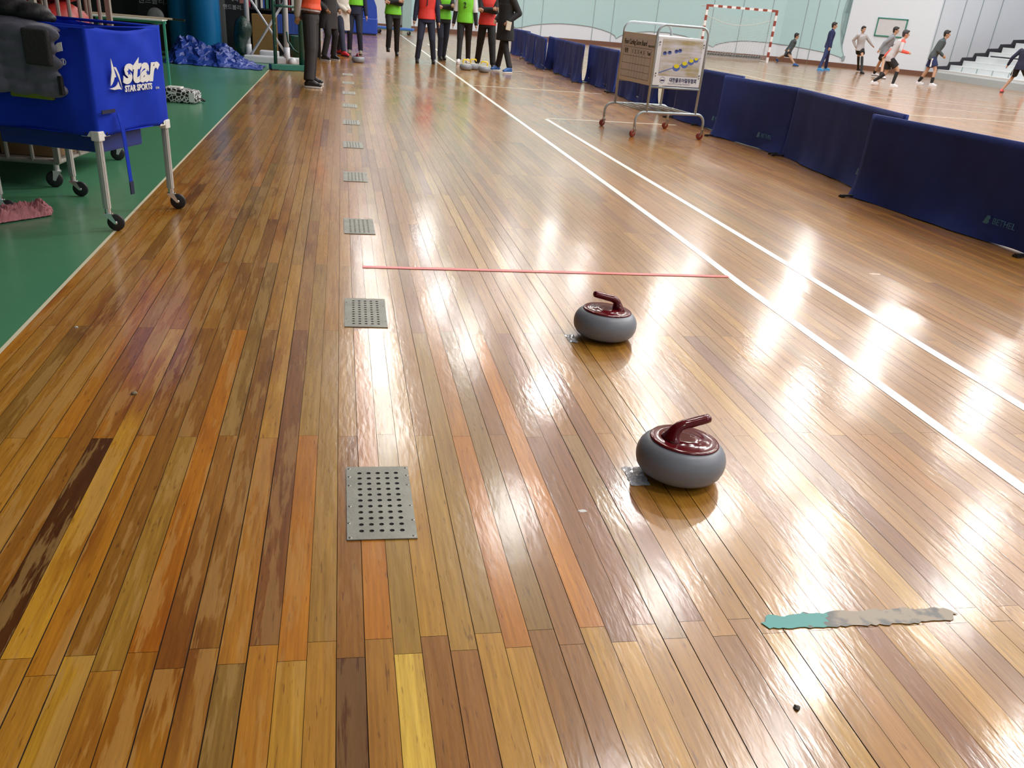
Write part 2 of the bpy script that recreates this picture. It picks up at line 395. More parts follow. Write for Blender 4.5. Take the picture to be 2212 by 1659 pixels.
# ---------------------------------------------------------------- floor markings
LINE=mat('white_line_paint',(.86,.87,.83),.45,coat=.6,coatr=.2); LINE2=mat('cream_line_paint',(.72,.70,.58),.45,coat=.6,coatr=.2)
def strip(pts,w,z=.0012,th=.0012,m=LINE,name='court_line',label='',par=None):
    bm=BM(); P=[Vector((p[0],p[1],0)) for p in pts]
    for i,(a,b) in enumerate(zip(P,P[1:])):
        d=(b-a).normalized(); n=Vector((-d.y,d.x,0))*w/2
        flatpoly(bm,[a-n,b-n,b+n,a+n],th)
    for v in bm.verts: v.co.z+=z-.0012+.0002
    o=obj(name,bm,m)
    return tag(o,label,'floor marking')
strip([(2.168,-1),(2.166,2.5),(2.165,4.3),(2.19,5.5),(2.20,7.1),(2.215,12),(2.25,22),(2.335,39)],.052,label='long thick white line along the curling lane, the left one of the pair')
strip([(2.667,-.5),(2.668,2.5),(2.672,4.2),(2.668,7),(2.66,9.4),(2.655,11.7)],.052,label='long white line beside the lane, the right one of the pair, ending in a corner')
a=G(1181,256);b=G(1460,270.5); strip([a,b],.05,z=.0022,m=LINE2,label='thin pale line running from the corner towards the score board trolley')
strip([G(1017,184.3),G(1300,203)],.045,z=.0022,m=LINE2,label='thin pale cross line right of the group of players, nearest to them')
strip([G(1105,154),G(1128,155)],.04,z=.0022,m=LINE2,label='thin pale cross line behind the dark coated person')
strip([G(924,95),G(985,135)],.06,z=.0022,m=LINE,label='short white line between the legs of the standing group')
strip([G(1527,147),G(1600,160),G(1668,177),G(1760,188)],.06,z=.0022,m=LINE2,label='thin pale line on the far court beside the goal, just above the barriers')
strip([G(1560,143),G(1700,166),G(1997,214),G(2212,236)],.07,z=.003,m=LINE2,label='long pale line curving below the running players on the far court')
strip([G(1700,186),G(1820,205.6),G(1979,216),G(2212,243)],.06,z=.0036,m=LINE2,label='long pale straight line across the far court, second from the barriers')
strip([G(1942,247),G(2125,259.5),G(2212,266)],.05,z=.0022,m=LINE2,label='pale line on the far court nearest to the right barriers')
strip([G(1700,198),G(1820,213),G(1960,229),G(2212,252)],.05,z=.0044,m=LINE2,label='faint pale line on the far court between two longer lines')
bm=BM(); a,b=G(783,577),G(1573,598); d=(b-a).normalized(); n=Vector((-d.y,d.x,0))*.018
flatpoly(bm,[a-n,b-n,b+n,a+n],.0012)
for v in bm.verts: v.co.z+=.0016
tag(obj('floor_tape',bm,mat('red_tape',(.85,.15,.14),.35,var=.05,scale=20)),'thin red tape stuck across the lane up to the thick white line','tape')
# filled repair strip, its two fillers are one surface
def patch_mat():
    m=mat('repair_filler',(.05,.36,.33),.45); nt=m.node_tree; N=nt.nodes; L=nt.links
    b=N['Principled BSDF']; tc=N.new('ShaderNodeTexCoord'); n=N.new('ShaderNodeTexNoise'); n.inputs['Scale'].default_value=22; n.inputs['Detail'].default_value=6
    L.new(tc.outputs['Object'],n.inputs['Vector'])
    s=N.new('ShaderNodeSeparateXYZ'); L.new(tc.outputs['Object'],s.inputs[0])
    a=N.new('ShaderNodeMapRange'); a.inputs[1].default_value=1.03; a.inputs[2].default_value=1.22; a.inputs[3].default_value=-.22; a.inputs[4].default_value=.24; L.new(s.outputs['X'],a.inputs[0])
    ad=N.new('ShaderNodeMath'); ad.operation='ADD'; L.new(n.outputs['Fac'],ad.inputs[0]); L.new(a.outputs[0],ad.inputs[1])
    r=N.new('ShaderNodeValToRGB'); r.color_ramp.elements[0].position=.50; r.color_ramp.elements[0].color=(.035,.33,.30,1)
    r.color_ramp.elements[1].position=.53; r.color_ramp.elements[1].color=(.10,.095,.085,1)
    e=r.color_ramp.elements.new(.64); e.color=(.16,.15,.14,1); e=r.color_ramp.elements.new(.74); e.color=(.36,.29,.21,1)
    L.new(ad.outputs[0],r.inputs[0]); L.new(r.outputs[0],b.inputs['Base Color']); return m
bm=BM(); n=46; up=[];dn=[]
for i in range(n):
    x=.985+(1.50-.985)*i/(n-1); f=math.sin(i/(n-1)*math.pi)**.14
    up.append(Vector((x,1.467+.027*f+rnd.uniform(-.004,.004)+.004*math.sin(i*.8),.0016))); dn.append(Vector((x-.012,1.464-.026*f+rnd.uniform(-.004,.004),.0016)))
for i in range(n-1):
    flatpoly(bm,[dn[i],dn[i+1],up[i+1],up[i]],.0008)
tag(obj('repair_patch',bm,patch_mat()),'chipped teal and grey filler strip across the near planks','floor repair')
# ---------------------------------------------------------------- floor grates
GR=mat('grate_steel',(.34,.34,.30),.5,.7,var=.18,scale=14,bump=.06,bscale=120); HOLE_SHADE=mat('hole_shade',(.004,.004,.004),.9)
def grate_mesh(nx=5,ny=11,w=.183,l=.39,hr=.0066):
    bm=BM(); mx,my=.0245,.024; cw=(w-2*mx)/nx; ch=(l-2*my)/ny; z=.0032
    gx=[-w/2,-w/2+mx]+[-w/2+mx+cw*(i+1) for i in range(nx)]+[w/2]; gy=[-l/2,-l/2+my]+[-l/2+my+ch*(i+1) for i in range(ny)]+[l/2]
    for i in range(len(gx)-1):
        for j in range(len(gy)-1):
            x0,x1,y0,y1=gx[i],gx[i+1],gy[j],gy[j+1]
            if 0<i<len(gx)-2 and 0<j<len(gy)-2:
                cx,cy=(x0+x1)/2,(y0+y1)/2; n=12; inn=[];out=[]
                for k in range(n):
                    a=2*math.pi*(k+.5)/n; c,s=math.cos(a),math.sin(a); t=min((x1-x0)/2/max(abs(c),1e-6),(y1-y0)/2/max(abs(s),1e-6))
                    inn.append(bm.verts.new((cx+c*hr,cy+s*hr,z))); out.append(bm.verts.new((cx+c*t,cy+s*t,z)))
                lo=[bm.verts.new((v.co.x,v.co.y,z-.0018)) for v in inn]
                cr=[bm.verts.new(p+(z,)) for p in ((x1,y1),(x0,y1),(x0,y0),(x1,y0))]
                for k in range(n):
                    k2=(k+1)%n; bm.faces.new((inn[k],out[k],out[k2],inn[k2])); bm.faces.new((lo[k],inn[k],inn[k2],lo[k2]))
                    qa=(math.floor((2*math.pi*(k+.5)/n)/(math.pi/2)-.5))
                    c1=out[k].co; c2=out[k2].co
                    if abs(c1.x-c2.x)>1e-7 and abs(c1.y-c2.y)>1e-7:
                        cc=min(cr,key=lambda v:(v.co-(c1+c2)/2).length); bm.faces.new((out[k],cc,out[k2]))
            else: quad(bm,[(x0,y0,z),(x1,y0,z),(x1,y1,z),(x0,y1,z)])
    for a,b in (((-w/2,-l/2),(w/2,-l/2)),((w/2,-l/2),(w/2,l/2)),((w/2,l/2),(-w/2,l/2)),((-w/2,l/2),(-w/2,-l/2))): quad(bm,[(*a,.0006),(*b,.0006),(*b,z),(*a,z)])
    bmesh.ops.remove_doubles(bm,verts=bm.verts,dist=1e-6)
    return bm
gname=['nearest perforated steel plate in the lane, scratched and dented at one corner','second perforated steel plate from the camera, left of the moving stone','third perforated steel plate from the camera, just beyond the red tape','fourth perforated steel plate from the camera','fifth perforated steel plate from the camera','sixth perforated steel plate from the camera','seventh perforated steel plate, small in the distance','eighth perforated steel plate, near the first shoes','ninth perforated steel plate, a thin sliver in the distance','tenth perforated steel plate, in front of the distant grey stone']
pm=hm=sm=None
for i in range(10):
    t=thing('floor_grate',gname[i],'floor grate',(.094+.0008*i,2.06+1.6268*i,.0004),R_([0,-.5,.5,0,.6,0,0,0,0,0][i]),'steel grates in a row along the lane')
    if pm is None:
        o=obj('plate',grate_mesh(),GR,t); pm=o.data
        b2=BM(); quad(b2,[(-.088,-.19,.0011),(.088,-.19,.0011),(.088,.19,.0011),(-.088,.19,.0011)]); o=obj('recess_shade',b2,HOLE_SHADE,t); hm=o.data  # black sheet under the plate stands in for shade inside its holes
        b2=BM(); lathe(b2,[(.0001,.0045),(.0035,.0042),(.0046,.0033)],seg=12); box(b2,(0,0,.0046),(.006,.0009,.0004),mi=1); sm=None
        for p in [(-.083,.183),(-.083,.135),(-.083,.085),(-.083,-.03),(-.086,-.115),(-.083,-.185),(.085,.186),(.085,.14),(.084,.085),(.085,-.03),(.086,-.105),(.083,-.183)]:
            if sm is None: o=obj('screw',b2,[STEEL,BLACKP],t,loc=(p[0],p[1],0)); sm=o.data
            else: o=bpy.data.objects.new('screw',sm); COL.objects.link(o); o.parent=t; o.location=(p[0],p[1],0)
    else:
        for nm,me in (('plate',pm),('recess_shade',hm)):
            o=bpy.data.objects.new(nm,me); COL.objects.link(o); o.parent=t
        if i<4:
            for p in [(-.083,.13),(-.083,-.1),(.085,.09),(.086,-.12)]:
                o=bpy.data.objects.new('screw',sm); COL.objects.link(o); o.parent=t; o.location=(p[0],p[1],0)
# ---------------------------------------------------------------- curling stones
GREY=mat('stone_grey',(.25,.27,.31),.38,var=.05,scale=30); MAROON=mat('maroon_plastic',(.12,.004,.009),.13,var=.05,coat=0)
YELP=mat('yellow_plastic',(.85,.62,.02),.2,coat=1); 
def stone(loc,rz,m,label,group=None,style=0,hi=True,cap_m=None):
    t=thing('curling_stone',label,'curling stone',loc,rz,group); sg=64 if hi else 32
    bm=BM(); prof=[(.02,.006),(.085,.003),(.105,.006),(.120,.015),(.131,.029),(.1365,.045),(.1385,.060),(.137,.076),(.132,.091),(.123,.104),(.114,.112),(.106,.1165),(.100,.118),(.02,.119)]
    lathe(bm,prof,seg=sg); obj('body',bm,GREY,t,True)
    bm=BM(); lathe(bm,[(.09,.1145),(.1055,.1165),(.1068,.1195),(.104,.1225),(.096,.1235),(.088,.1222),(.078,.1245),(.055,.1255),(.053,.1268),(.03,.1272),(.004,.1273)],seg=sg)
    obj('top_cap',bm,cap_m or m,t,True)
    bm=BM()
    # gooseneck: broad foot near one side, neck, then the grip reaching over the disc
    loft(bm,[(-.050,0,.118),(-.048,0,.130),(-.044,0,.143),(-.038,0,.156),(-.028,0,.165),(-.012,0,.171),(.010,0,.175),(.032,0,.180),(.056,0,.185),(.070,0,.188),(.075,0,.189)],
         [.046,.035,.026,.020,.0185,.0175,.017,.017,.0172,.0162,.010],[.028,.023,.019,.0165,.0155,.015,.0145,.0142,.014,.0135,.008],(0,1,0),16)
    if style: bm.free(); bm=BM(); tube(bm,[(-.065,0,.12),(-.068,0,.185),(-.055,0,.202),(.05,0,.206),(.066,0,.19),(.068,0,.165)],.0155,10)
    obj('handle',bm,m,t,True)
    if hi:
        t.rotation_euler=(Matrix.Rotation(R_(3),3,Vector((-.5,.87,0)))@Matrix.Rotation(rz,3,'Z')).to_euler(); t.location.z=.004
        bm=BM(); lathe(bm,[(.003,.1273),(.009,.1276),(.011,.1272)],(.03,0,0),16); obj('bolt',bm,m,t,True)
    return t
stone((1.02,2.185,0),R_(11),MAROON,'grey curling stone with maroon handle, nearest to the camera',group=None)
stone((1.125,3.425,0),R_(186),MAROON,'grey curling stone with maroon handle, the farther one on the lane, by the red tape')
stone((.345,20.03,0),R_(60),MAROON,'small distant grey curling stone at the feet of the green bib players',hi=False)
WCAP=mat('stone_cap_white',(.75,.72,.55),.3,coat=.6)
stone((2.66,20.12,0),R_(15),YELP,'distant grey curling stone with yellow handle, leftmost of the three',group='yellow curling stones beside the group',hi=False,cap_m=WCAP,style=1)
stone((2.87,20.45,0),R_(20),YELP,'distant grey curling stone with yellow handle, middle and behind the other two',group='yellow curling stones beside the group',hi=False,cap_m=WCAP,style=1)
stone((3.02,19.82,0),R_(165),YELP,'distant grey curling stone with yellow handle, rightmost of the three',group='yellow curling stones beside the group',hi=False,cap_m=WCAP,style=1)
# clear tape squares beside the two stones, little debris
CLR=mat('clear_tape',(.55,.58,.66),.12,var=.1,scale=40,bump=.6,bscale=90,coat=1)
def lump(name,label,cat,c,s,m,seed,z=0,jit=.5):
    r=random.Random(seed); bm=BM(); bmesh.ops.create_icosphere(bm,subdivisions=2,radius=1)
    for v in bm.verts:
        k=1+r.uniform(-jit,jit)*.5; v.co=Vector((v.co.x*s[0]*k,v.co.y*s[1]*k,max(v.co.z*s[2]*k,-s[2]*.4)+s[2]*.4+z))
    return tag(obj(name,bm,m,loc=(c[0],c[1],0)),label,cat)
for (x0,y0,x1,y1,l,sd) in ((.855,2.12,.915,2.235,'crinkled clear tape piece on the floor beside the nearest stone',1),(.955,3.345,.995,3.44,'crinkled clear tape piece on the floor beside the farther stone',2)):
    r=random.Random(sd); bm=BM(); nx,ny=6,8; g=[[bm.verts.new((x0+(x1-x0)*i/nx+r.uniform(-.003,.003),y0+(y1-y0)*j/ny+r.uniform(-.003,.003),.0012+r.uniform(0,.0016))) for j in range(ny+1)] for i in range(nx+1)]
    for i in range(nx):
        for j in range(ny): bm.faces.new((g[i][j],g[i+1][j],g[i+1][j+1],g[i][j+1]))
    tag(obj('clear_tape',bm,CLR),l,'tape')
DEB=mat('debris_grey',(.12,.10,.09),.8,var=.4,scale=200); PAPB=mat('paper_scrap',(.75,.73,.70),.7)
p=G(1721,1531); lump('floor_debris','small dark crumb on the floor at the lower right','debris',p,(.006,.008,.005),DEB,3)
p=G(290,851); lump('floor_debris','round tan crumb on the dark planks at the left','debris',p,(.010,.010,.007),mat('debris_tan',(.25,.2,.12),.7,var=.3,scale=150),4,jit=.2)
p=G(1258,1104); lump('paper_scrap','torn white paper scrap on the planks left of the nearest stone','debris',p,(.013,.007,.0008),PAPB,5)
p=G(165,707); lump('paper_scrap','tiny white chip on the planks near the green floor edge','debris',p,(.007,.005,.003),PAPB,6)
p=G(1890,592); lump('paper_scrap','small pale smear of putty on the planks right of the white lines','debris',p,(.035,.02,.0007),mat('putty',(.6,.45,.33),.7),8)
p=G(356,695.5); 
# ---------------------------------------------------------------- barriers
NAVY=mat('navy_nylon',(.024,.042,.20),.7,spec=.2,var=.14,scale=5,bump=.08,bscale=700)
LOGOB=mat('faded_blue_print',(.07,.22,.33),.6); FRAMEG=mat('barrier_tube',(.6,.6,.6),.4,.3)
def barrier(a,b,za,zb,label,seed,logo=True,wav=.012,droop=.012):
    a=Vector((*a,0)); b=Vector((*b,0)); L=(b-a).length; d=(b-a)/L; n=Vector((d.y,-d.x,0))
    if n.x>0: n=-n    # n points to the lane, towards -X
    r=random.Random(seed); t=thing('court_barrier',label,'barrier',a,math.atan2(d.y,d.x),'row of blue cloth barriers')
    Rz=Matrix.Rotation(-math.atan2(d.y,d.x),3,'Z'); ln=Rz@n  # local lane side normal
    sy=1 if ln.y>0 else -1
    def zt(u): return za+(zb-za)*u
    bm=BM(); nx=max(24,int(L*22)); nz=14
    ph=[r.uniform(0,6.28) for _ in range(5)]
    def off(u,w):
        return wav*(math.sin(u*L*9+ph[0])*.5+math.sin(u*L*17+ph[1]+w)*.35+math.sin(u*L*4+ph[2]+w*2))*(1-w)**.7+ (.035*(1-w)**6)*(1+.6*math.sin(u*L*5+ph[3]))
    for side in (1,-1):
        g=[[bm.verts.new((u*L,sy*side*(.016+off(u,w)),(.005+.003*math.sin(u*L*3+ph[4])+droop*.4*(.5+.5*math.sin(u*L*6.3+ph[3])))*(1-w)+zt(u)*w)) for w in (k/nz for k in range(nz+1))] for u in (i/nx for i in range(nx+1))]
        for i in range(nx):
            for k in range(nz): bm.faces.new((g[i][k],g[i+1][k],g[i+1][k+1],g[i][k+1]))
        if side==1: top=[g[i][nz] for i in range(nx+1)]; e0=g[0]; e1=g[nx]
        else:
            for i in range(nx): bm.faces.new((top[i],top[i+1],g[i+1][nz],g[i][nz]))
            for k in range(nz): bm.faces.new((e0[k],e0[k+1],g[0][k+1],g[0][k])); bm.faces.new((e1[k],e1[k+1],g[nx][k+1],g[nx][k]))
    obj('cloth',bm,NAVY,t,True)
    bm=BM(); tube(bm,[(.01,0,.06),(.01,0,za-.012),(L-.01,0,zb-.012),(L-.01,0,.06)],.009,8); tube(bm,[(.01,0,.09),(L-.01,0,.09)],.007,8)
    obj('tube_frame',bm,FRAMEG,t)
    for u in (.06,L-.06):
        bm=BM(); box(bm,(u,0,.016),(.03,.36,.018),bev=.004); box(bm,(u,.165,.008),(.045,.035,.016)); box(bm,(u,-.165,.008),(.045,.035,.016)); tube(bm,[(u,0,.02),(u,0,.08)],.012,8)
        obj('foot',bm,BLACKP,t)
    if logo:
        fx=Vector((1,0,0)) if sy<0 else Vector((-1,0,0)); uu=(L-.22) if sy<0 else .22
        # print sits low at the end nearest to the camera
        uu=L-.36 if d.y<0 else .36
        x=Vector((1,0,0)) if d.y<0 else Vector((-1,0,0))
        o=Vector((uu,sy*(.052),.155))
        text('print','BETHEL',.062,plane_M(o,x,(0,0,1)),LOGOB,t,bold=-.0006,sx=1.0)
        bm=BM(); k=o-x*.165
        pts=[k+x*dx+Vector((0,0,dz)) for dx,dz in ((-.022,-.028),(.024,-.028),(.034,-.012),(.026,.0),(.036,.012),(.028,.030),(.004,.030))]
        flatpoly(bm,pts,.003,nrm=(0,sy,0)); obj('emblem',bm,LOGOB,t)
    return t
barrier((4.50,7.17),(4.74,5.10),.69,.70,'blue cloth barrier nearest to the camera, at the right edge',1)
barrier((4.78,5.02),(4.86,2.9),.70,.70,'blue cloth barrier cut off at the right edge of the photo',2,logo=False)
barrier((4.98,9.5),(4.73,7.05),.72,.71,'blue cloth barrier second from the camera, overlapped by the nearest one',3)
barrier((4.74,11.0),(5.0,9.52),.72,.72,'blue cloth barrier third from the camera with a pale foot at its end',4)
barrier((4.86,12.95),(5.03,11.1),.72,.72,'blue cloth barrier right behind the score board trolley',5)
barrier((5.06,14.1),(5.0,12.0),.71,.71,'blue cloth barrier hidden behind the score board box',6,logo=False,wav=.02)
barrier((5.03,16.6),(4.92,14.0),.71,.72,'blue cloth barrier just left of the score board trolley',12,logo=False,wav=.025)
barrier((5.13,19.15),(5.04,16.7),.72,.73,'blue cloth barrier on the near side of the white gap',7,logo=False,wav=.03)
barrier((5.01,20.9),(4.87,18.6),.72,.73,'dark blue creased barrier on the far side of the white gap',8,logo=False,wav=.03)
barrier((5.17,23.3),(5.01,20.95),.72,.72,'dark blue creased barrier two beyond the white gap',9,logo=False,wav=.03)
barrier((5.02,24.2),(4.83,22.1),.71,.70,'blue barrier whose sloping top ends at a step',10,logo=False,wav=.03)
barrier((5.21,26.4),(5.02,24.25),.71,.71,'blue barrier second from the far end of the row',13,logo=False,wav=.03)
barrier((5.30,29.3),(5.38,26.9),.72,.72,'farthest blue barrier, beside the dark coated person',11,logo=False,wav=.03)
# ---------------------------------------------------------------- score board trolley
TUBEM=mat('grey_lacquer_tube',(.42,.48,.51),.35,.25,var=.05)
REDW=mat('red_wheel',(.25,.035,.025),.35); BOARD=mat('board_white',(.80,.81,.83),.35); SHEET=mat('score_sheet',(.78,.80,.90),.5); INK=mat('ink_black',(.03,.03,.035),.6)
def caster(par,p,r,w,m,yaw=0,ft=.06,fm=CHROME,trail=.0):
    """wheel resting on z=0 below p, fork up to p.z"""
    bm=BM()
    for sy in (-1,1): flatpoly(bm,[(-trail-.40*r,sy*w*.72,r*.95),(-trail+.45*r,sy*w*.72,r*.95),(.18*r,sy*w*.72,-.05*r),(-.14*r,sy*w*.72,-.12*r)],.003*sy,nrm=(0,1,0))
    box(bm,(-trail,0,r*1.0),(r*.95,w*1.7,.010)); tube(bm,[(-trail,0,r*.9),(-trail,0,max(p[2]-r,r*1.15))],r*.36,10)
    t=obj('caster',bm,fm,par)
    t.matrix_parent_inverse=Matrix(); t.location=(p[0]+math.cos(yaw)*trail,p[1]+math.sin(yaw)*trail,r); t.rotation_euler=(0,0,yaw)
    bm=BM(); lathe(bm,[(r*.3,-w/2),(r*.92,-w/2),(r,-w*.3),(r,w*.3),(r*.92,w/2),(r*.3,w/2)],seg=28,axis='Y'); obj('wheel',bm,m,t,True)
    bm=BM(); lathe(bm,[(.001,-w*.6),(r*.22,-w*.6),(r*.22,w*.6),(.001,w*.6)],seg=16,axis='Y'); obj('hub',bm,fm,t,True)
    return t
T=thing('score_board_trolley','grey tube trolley on four wheels carrying a white score board box','trolley',(3.84,10.93,0),R_(7))
Wd,Dp=.325,.475      # half spacing of the posts
SH=.285; TOP=1.225; BZ=.585; BT=1.105
for sgn,nm in ((-1,'front_frame'),(1,'back_frame')):
    y=sgn*Dp; bm=BM(); r=.015
    # hoop
    tube(bm,[(-Wd,y,SH),(-Wd,y,TOP-.10)]+arc((-Wd,y,TOP-.10),(-Wd+.10,y,TOP),(-Wd,y,TOP))[1:]+[(Wd-.10,y,TOP)]+arc((Wd-.10,y,TOP),(Wd,y,TOP-.10),(Wd,y,TOP))[1:]+[(Wd,y,SH)],r,10)
    # base bar with down-curved ends
    e=.13
    tube(bm,[(-Wd-e,y,.115),(-Wd-e,y,SH-.10)]+arc((-Wd-e,y,SH-.10),(-Wd-e+.10,y,SH),(-Wd-e,y,SH))[1:]+[(Wd+e-.10,y,SH)]+arc((Wd+e-.10,y,SH),(Wd+e,y,SH-.10),(Wd+e,y,SH))[1:]+[(Wd+e,y,.115)],r,10)
    tube(bm,[(-Wd,y,BZ-.02),(Wd,y,BZ-.02)],.013,10)
    obj(nm,bm,TUBEM,T,True)
bm=BM()
for x in (-Wd+.02,-.2,-.07,.07,.2,Wd-.02): tube(bm,[(x,-Dp,SH),(x,Dp,SH)],.010,8)
obj('shelf_rack',bm,TUBEM,T,True)
for sx in (-1,1):
    for sy in (-1,1): caster(T,(sx*(Wd+.13),sy*Dp,.115),.042,.026,REDW,R_(200 if sx<0 else 170),trail=.02)
bm=BM(); g=.017
box(bm,(0,-Dp,(BZ+BT)/2),(2*Wd-2*g,.014,BT-BZ),bev=.003); obj('front_board',bm,BOARD,T)
bm=BM(); box(bm,(0,Dp,(BZ+BT)/2),(2*Wd-2*g,.014,BT-BZ),bev=.003); obj('back_board',bm,BOARD,T)
bm=BM(); box(bm,(Wd,0,(BZ+BT)/2),(.014,2*Dp-2*g,BT-BZ),bev=.003); obj('right_board',bm,BOARD,T)
bm=BM(); box(bm,(0,0,BT-.005),(2*Wd-2*g-.004,2*Dp-2*g-.012,.008)); obj('top_board',bm,BOARD,T)
bm=BM(); box(bm,(-Wd,0,(BZ+BT)/2),(.016,2*Dp-2*g,BT-BZ+.02),bev=.003); sb=obj('score_sheet_board',bm,mat('board_cream',(.85,.86,.86),.4),T); sb['label']='cream framed score table'
bm=BM(); y0,y1=-Dp+.06,Dp-.06; z0,z1=BZ+.025,BT-.045; xs_=-Wd-.0095
box(bm,(xs_,(y0+y1)/2,(z0+z1)/2),(.003,y1-y0,z1-z0)); obj('score_sheet',bm,SHEET,sb)
bm=BM(); xl=xs_-.0018
rowz=[z1-.105,z1-.20,z1-.285,z1-.365]
for z in rowz+[z0+.012]: box(bm,(xl,(y0+y1)/2,z),(.001,y1-y0-.02,.0035))
for y in (y0+.012,y1-.012): box(bm,(xl,y,(z0+rowz[0])/2),(.001,.003,rowz[0]-z0-.012))
cols=[y1-.012-(y1-y0-.024)*f for f in (.30,.40,.50,.60,.70,.80)]
for y in cols: box(bm,(xl,y,(z0+rowz[0])/2),(.001,.0016,rowz[0]-z0-.012))
obj('table_lines',bm,INK,sb)
MX=lambda y,z:plane_M((xl-.0008,y,z),(0,-1,0),(0,0,1))
text('heading','Floor Curling Score Board',.078,MX(.07,z1-.052),INK,sb,th=.0006,bold=.0012,sx=.78)
text('heading_note','대한플로어컬링',.026,MX(-.375,z1-.075),INK,sb,th=.0006)
zz=(rowz[0]+rowz[1])/2
text('column_heads','팀명',.06,MX(.31,zz),INK,sb,th=.0006,bold=.001)
cc=[(cols[i]+cols[i+1])/2 for i in range(5)]
for s_,y in zip('12345',cc): text('column_number',s_,.06,MX(y,zz),INK,sb,th=.0006,bold=.001)
text('column_heads','Total',.055,MX(y0+.08,zz),INK,sb,th=.0006,bold=.001,sx=.8)
# poster with a picture of stones on a wooden floor
def poster_mat():
    m=mat('poster_floor_picture',(.62,.58,.50),.3); nt=m.node_tree; N=nt.nodes; L=nt.links; b=N['Principled BSDF']
    tc=N.new('ShaderNodeTexCoord'); mp=N.new('ShaderNodeMapping'); mp.inputs['Rotation'].default_value=(0,R_(28),0); mp.inputs['Scale'].default_value=(3,1,22)
    L.new(tc.outputs['Object'],mp.inputs[0]); n=N.new('ShaderNodeTexNoise'); n.inputs['Scale'].default_value=1.6; L.new(mp.outputs[0],n.inputs['Vector'])
    n2=N.new('ShaderNodeTexNoise'); n2.inputs['Scale'].default_value=4.5; L.new(tc.outputs['Object'],n2.inputs['Vector'])
    r=N.new('ShaderNodeValToRGB'); r.color_ramp.elements[0].position=.35; r.color_ramp.elements[0].color=(.42,.34,.16,1); r.color_ramp.elements[1].position=.62; r.color_ramp.elements[1].color=(.66,.65,.70,1)
    ad=N.new('ShaderNodeMix'); ad.data_type='FLOAT'; ad.inputs[0].default_value=.6; L.new(n.outputs['Fac'],ad.inputs[2]); L.new(n2.outputs['Fac'],ad.inputs[3])
    L.new(ad.outputs[0],r.inputs[0]); L.new(r.outputs[0],b.inputs['Base Color']); return m
fy=-Dp-.0078; pw=2*Wd-2*g
bm=BM(); box(bm,(.012,fy-.0012,BZ+.305),(.52,.002,.385)); ps=obj('poster_picture',bm,poster_mat(),T)
BLP=mat('print_blue',(.10,.16,.45),.4); DKP=mat('print_dark',(.03,.03,.12),.4); YLP=mat('print_yellow',(.80,.68,.02),.4)
def disc(bm,c,rx,rz,mi=0,y=0,n=20): flatpoly(bm,[(c[0]+rx*math.cos(2*math.pi*k/n),fy-.0024-y,c[1]+rz*math.sin(2*math.pi*k/n)) for k in range(n)],-.0006,mi,(0,1,0))
bm=BM(); bm2=BM()
q0=BZ+.112; 
flatpoly(bm,[(-.245,fy-.0024,q0+.02),(.27,fy-.0024,q0+.205),(.27,fy-.0024,q0+.21),(-.245,fy-.0024,q0+.032)],-.0004,0,(0,1,0))
for x,z,s in ((-.03,.09,1.),(.07,.125,.92),(.15,.16,.82),(.21,.185,.72)):
    disc(bm,(x,q0+z),.048*s,.038*s,0,.0002); disc(bm2,(x,q0+z+.016*s),.036*s,.022*s,0,.0012)
for x,z in ((-.205,.235),(-.145,.245),(-.06,.262),(-.015,.272)): disc(bm,(x,q0+z),.026,.02,0,.0002); disc(bm,(x,q0+z+.009),.018,.010,1,.0010)
obj('printed_stones',bm,[BLP,DKP],ps); obj('printed_yellow_tops',bm2,YLP,ps)
MF=lambda x,z:plane_M((x,fy-.0016,z),(1,0,0),(0,0,1))
lg=text('association_name','대한플로어컬링협회',.052,MF(.085,BZ+.065),DKP,T,th=.0006,bold=.0008,sx=.84)
text('association_name_small','Korea Floor Curling Association',.022,MF(.04,BZ+.03),mat('print_grey',(.35,.35,.45),.5),T,th=.0006)
bm=BM()
R1=[[Vector((-.185+rr*math.cos(a),fy-.0015-.0004*0,BZ+.062+rr*math.sin(a))) for a in (2*math.pi*k/28 for k in range(28))] for rr in (.034,.031)]
rings(bm,R1,False); flatpoly(bm,[(-.21,fy-.0015,BZ+.052),(-.16,fy-.0015,BZ+.052),(-.164,fy-.0015,BZ+.066),(-.206,fy-.0015,BZ+.066)],-.0005,0,(0,1,0))
obj('association_emblem',bm,DKP,T)
bm=BM()
for x in (-.285,.285):
    for z in (BZ+.13,BZ+.46): tube(bm,[(x,fy-.012,z),(x,fy+.004,z)],.006,8); box(bm,(x+.002,fy-.004,z-.028),(.008,.004,.010))
obj('board_clips',bm,BLACKP,T)
# ---------------------------------------------------------------- goal
GRED=mat('goal_red',(.30,.055,.035),.4); NET=mat('net_white',(.75,.80,.80),.7)
gl=Vector((15.65,39.6,0)); gr=Vector((18.75,39.3,0)); gd=(gr-gl).normalized(); gn=Vector((-gd.y,gd.x,0))
T=thing('handball_goal','handball goal with red and white banded posts and a white net','goal',gl,math.atan2(gd.y,gd.x))
GL=(gr-gl).length; hb_=2.04; s_=.09
def bands(name,p,q,n,first,parent):
    p,q=Vector(p),Vector(q); bm=BM()
    for i in range(n):
        a=p+(q-p)*i/n; b=p+(q-p)*(i+1)/n; c=(a+b)/2; d=b-a
        box(bm,c,(max(abs(d.x),s_),s_,max(abs(d.z),s_)),mi=(i+first)%2)
    return obj(name,bm,[GRED,WHITE],parent)
bands('post',(0,0,0),(0,0,hb_+.04),10,1,T); bands('post',(GL,0,0),(GL,0,hb_+.04),10,1,T); bands('crossbar',(.05,0,hb_),(GL-.05,0,hb_),15,0,T)
bm=BM()
for x in (0,GL):
    tube(bm,[(x,0,.03),(x,1.1,.03)],.022,6)
